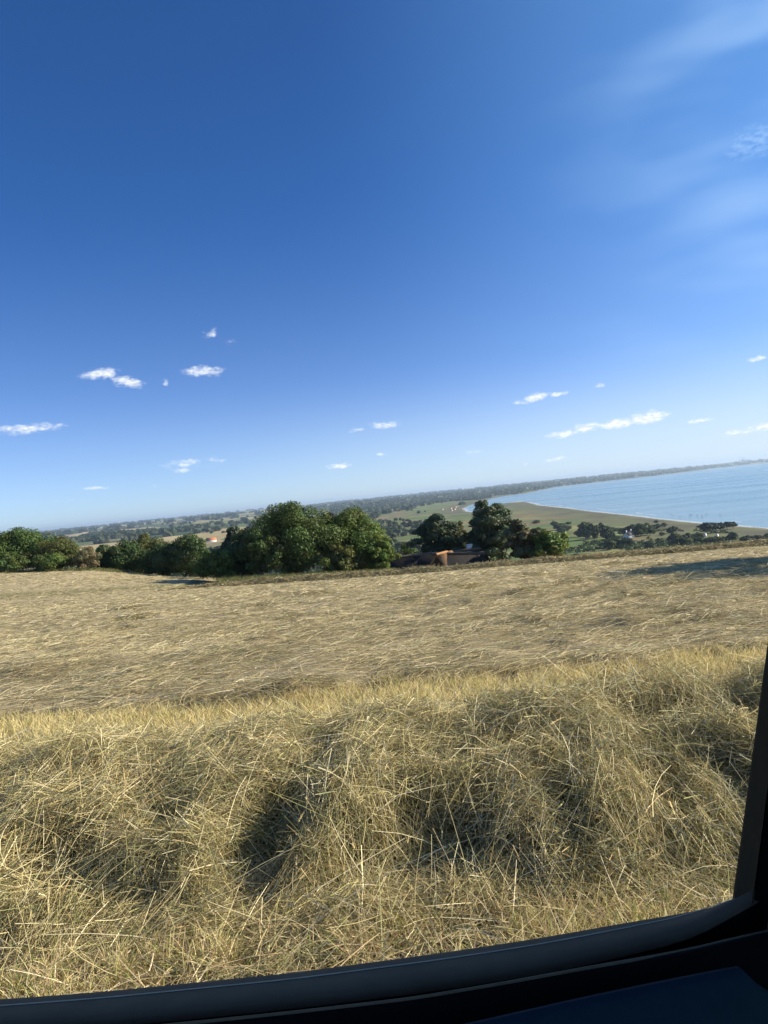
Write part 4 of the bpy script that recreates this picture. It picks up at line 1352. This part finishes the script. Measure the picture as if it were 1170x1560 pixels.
def build_car():
    r = thing('car', 'dark car interior around the open side window: black sill, navy door panel and brown pillar', 'car', (0, 0, CAM_Z))
    rub = plain_mat('black_rubber', (.15, .112, .074), .8, .08, .25, 30, .2, 1500)
    blk = plain_mat('black_plastic', (.007, .006, .005), .7, .08, .2, 40, .2, 700)
    edge = plain_mat('sill_highlight', (.62, .49, .33), .5, .4, .3, 90)
    lipm = plain_mat('lip_highlight', (.18, .125, .065), .6, .1, .3, 60)
    navy = plain_mat('navy_vinyl', (.010, .030, .046), .8, .06, .2, 60, .3, 1400)
    brn = plain_mat('brown_flock', (.055, .042, .024), .95, .04, .2, 60, .2, 1500)
    body = plain_mat('car_paint', (.02, .02, .024), .3, .5, .1)
    xs = np.linspace(-.62, .262, 60)
    XO = [-.62, -.3861, -.3144, -.2183, -.122, -.0254, .0714, .1441, .1925, .2226, .2364, .262]
    ZO = [-.322, -.3336, -.3375, -.3395, -.3395, -.337, -.3327, -.3274, -.324, -.3207, -.3177, -.310]
    XI = [-.62, -.3552, -.2893, -.2015, -.1134, -.0252, .0633, .13, .1747, .202, .232, .262]
    ZI = [-.318, -.3262, -.3282, -.3299, -.3299, -.3282, -.3238, -.3167, -.3092, -.2986, -.285, -.27]
    zo, zi = pchip(XO, ZO, xs), pchip(XI, ZI, xs)
    # outer belt strip
    mb = MB()
    loft(mb, [[(x, .535, a - .10), (x, .530, a - .012), (x, .5235, a - .002), (x, .5175, a + .0006), (x, .505, a * .67 + b * .33 + .0022), (x, .492, a * .33 + b * .67 + .0024),
               (x, .481, b + .0008), (x, .4765, b - .0015), (x, .4752, b - .0045)] for x, a, b in zip(xs, zo, zi)])
    mb.build('window_sill', rub, r, smooth=True)
    mb = MB()                                         # highlight along the strip, painted as a pale line
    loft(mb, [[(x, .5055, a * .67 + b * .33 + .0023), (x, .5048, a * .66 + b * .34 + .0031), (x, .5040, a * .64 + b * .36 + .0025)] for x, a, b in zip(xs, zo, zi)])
    mb.build('highlight_line', edge, r, smooth=True)
    # slot, inner lip and black upper door trim
    XL = [-.62, -.35, -.1333, -.0247, .0341, .1014, .1686, .1919, .23, .262]
    ZL = [-.3150, -.3200, -.3201, -.3189, -.3155, -.3096, -.3038, -.3006, -.296, -.292]
    zl = pchip(XL, ZL, xs)
    mb = MB()
    loft(mb, [[(x, .4751, b - .0046), (x, .4740, b - .012), (x, .472, b - .029), (x, .458, b - .029), (x, .4545, l - .004), (x, .452, l - .0006), (x, .449, l - .0008), (x, .445, l - .004), (x, .430, l - .018), (x, .412, l - .05), (x, .405, l - .12),
               (x, .402, l - .30)] for x, b, l in zip(xs, zi, zl)])
    mb.build('upper_door_trim', blk, r, smooth=True)
    mb = MB()  # thin strip in a lighter colour, a painted highlight on the lip
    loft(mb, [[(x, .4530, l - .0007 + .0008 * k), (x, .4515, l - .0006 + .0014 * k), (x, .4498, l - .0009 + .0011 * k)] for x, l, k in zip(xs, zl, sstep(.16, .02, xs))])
    mb.build('lip_highlight', lipm, r, smooth=True)
    # navy door panel in front of the trim
    XN = [-.62, -.10, .0134, .0284, .0885, .1485, .1739]
    ZN = [-.335, -.314, -.3013, -.2995, -.292, -.2857, -.2834]
    xn = np.linspace(-.62, .1739, 40)
    zn = pchip(XN, ZN, xn)
    mb = MB()
    rings = [[(x, .412, z - .012), (x, .4045, z - .002), (x, .400, z), (x, .395, z - .003), (x, .385, z - .02), (x, .36, z - .10), (x, .35, z - .30)] for x, z in zip(xn, zn)]
    rings.append([(.183, .411, -.303), (.1822, .4035, -.2945), (.1815, .400, -.2925), (.181, .395, -.296), (.18, .385, -.31), (.18, .36, -.39), (.18, .35, -.58)])
    rings.append([(.23, .43, -.345), (.229, .425, -.340), (.2285, .42, -.340), (.228, .415, -.343), (.227, .41, -.36), (.226, .40, -.42), (.225, .39, -.60)])
    loft(mb, rings)
    mb.build('door_panel', navy, r, smooth=True)
    # pillar
    zs = np.linspace(-.62, .62, 40)
    px = .2625 + (zs + .1057) * .2225 + .02 * np.clip(zs, 0, 1) ** 2
    mb = MB()
    loft(mb, [[(x * 1.12 + .03, .56, z), (x * 1.07 + .004, .535, z), (x * 1.044 + .001, .522, z), (x * 1.024 - .0002, .512, z), (x, .500, z), (x + .0006, .489, z), (x - .0008, .480, z), (x - .002, .4755, z)] for x, z in zip(px, zs)])
    mb.build('pillar_seal', brn, r, smooth=True)
    mb = MB()
    loft(mb, [[(x - .0005, .4762, z), (x + .016, .470, z), (x + .014, .460, z)] for x, z in zip(px, zs)])
    mb.build('pillar_groove', blk, r, smooth=True)
    mb = MB()
    loft(mb, [[(x + .016, .4605, z), (x - .002, .4560, z), (x - .0045, .450, z), (x - .003, .442, z), (x + .008, .425, z), (x + .03, .412, z), (x + .10, .405, z), (x + .34, .42, z),
               (x + .36, .64, z), (x * 1.28 + .035, .64, z), (x * 1.12 + .031, .561, z)] for x, z in zip(px, zs)])  # unseen outer side pushed outwards to keep the sun off the sill
    mb.build('pillar_trim', brn, r, smooth=True)
    # outer skin of the door and the roof over the cabin
    mb = MB()
    loft(mb, [[(x, .5352, a - .095), (x, .575, a - .22), (x, .60, a - .45), (x, .57, a - .75), (x, .54, a - .78)] for x, a in zip(xs, zo)])
    mb.build('door_skin', body, r, smooth=True)
    mb = MB()
    mb.box(-.9, 1.6, -1.0, .34, .62, .66)
    mb.build('roof', brn, r)
    return r


build_car()


# ------------------------------------------------------------------ the air
def build_haze():
    mb = MB()
    mb.box(-46500, 46500, -46500, 46500, -6, 185)
    m, N = new_mat('haze')
    v = N.n('ShaderNodeVolumePrincipled', {'Color': (.62, .80, 1.0, 1), 'Density': 5.2e-5, 'Anisotropy': 0.25})
    N.n('ShaderNodeOutputMaterial', {'Volume': v.outputs[0]})
    o = mb.build('haze', m)
    o['kind'] = 'stuff'
    o['label'] = 'pale blue summer haze over the plain and the bay'


build_haze()
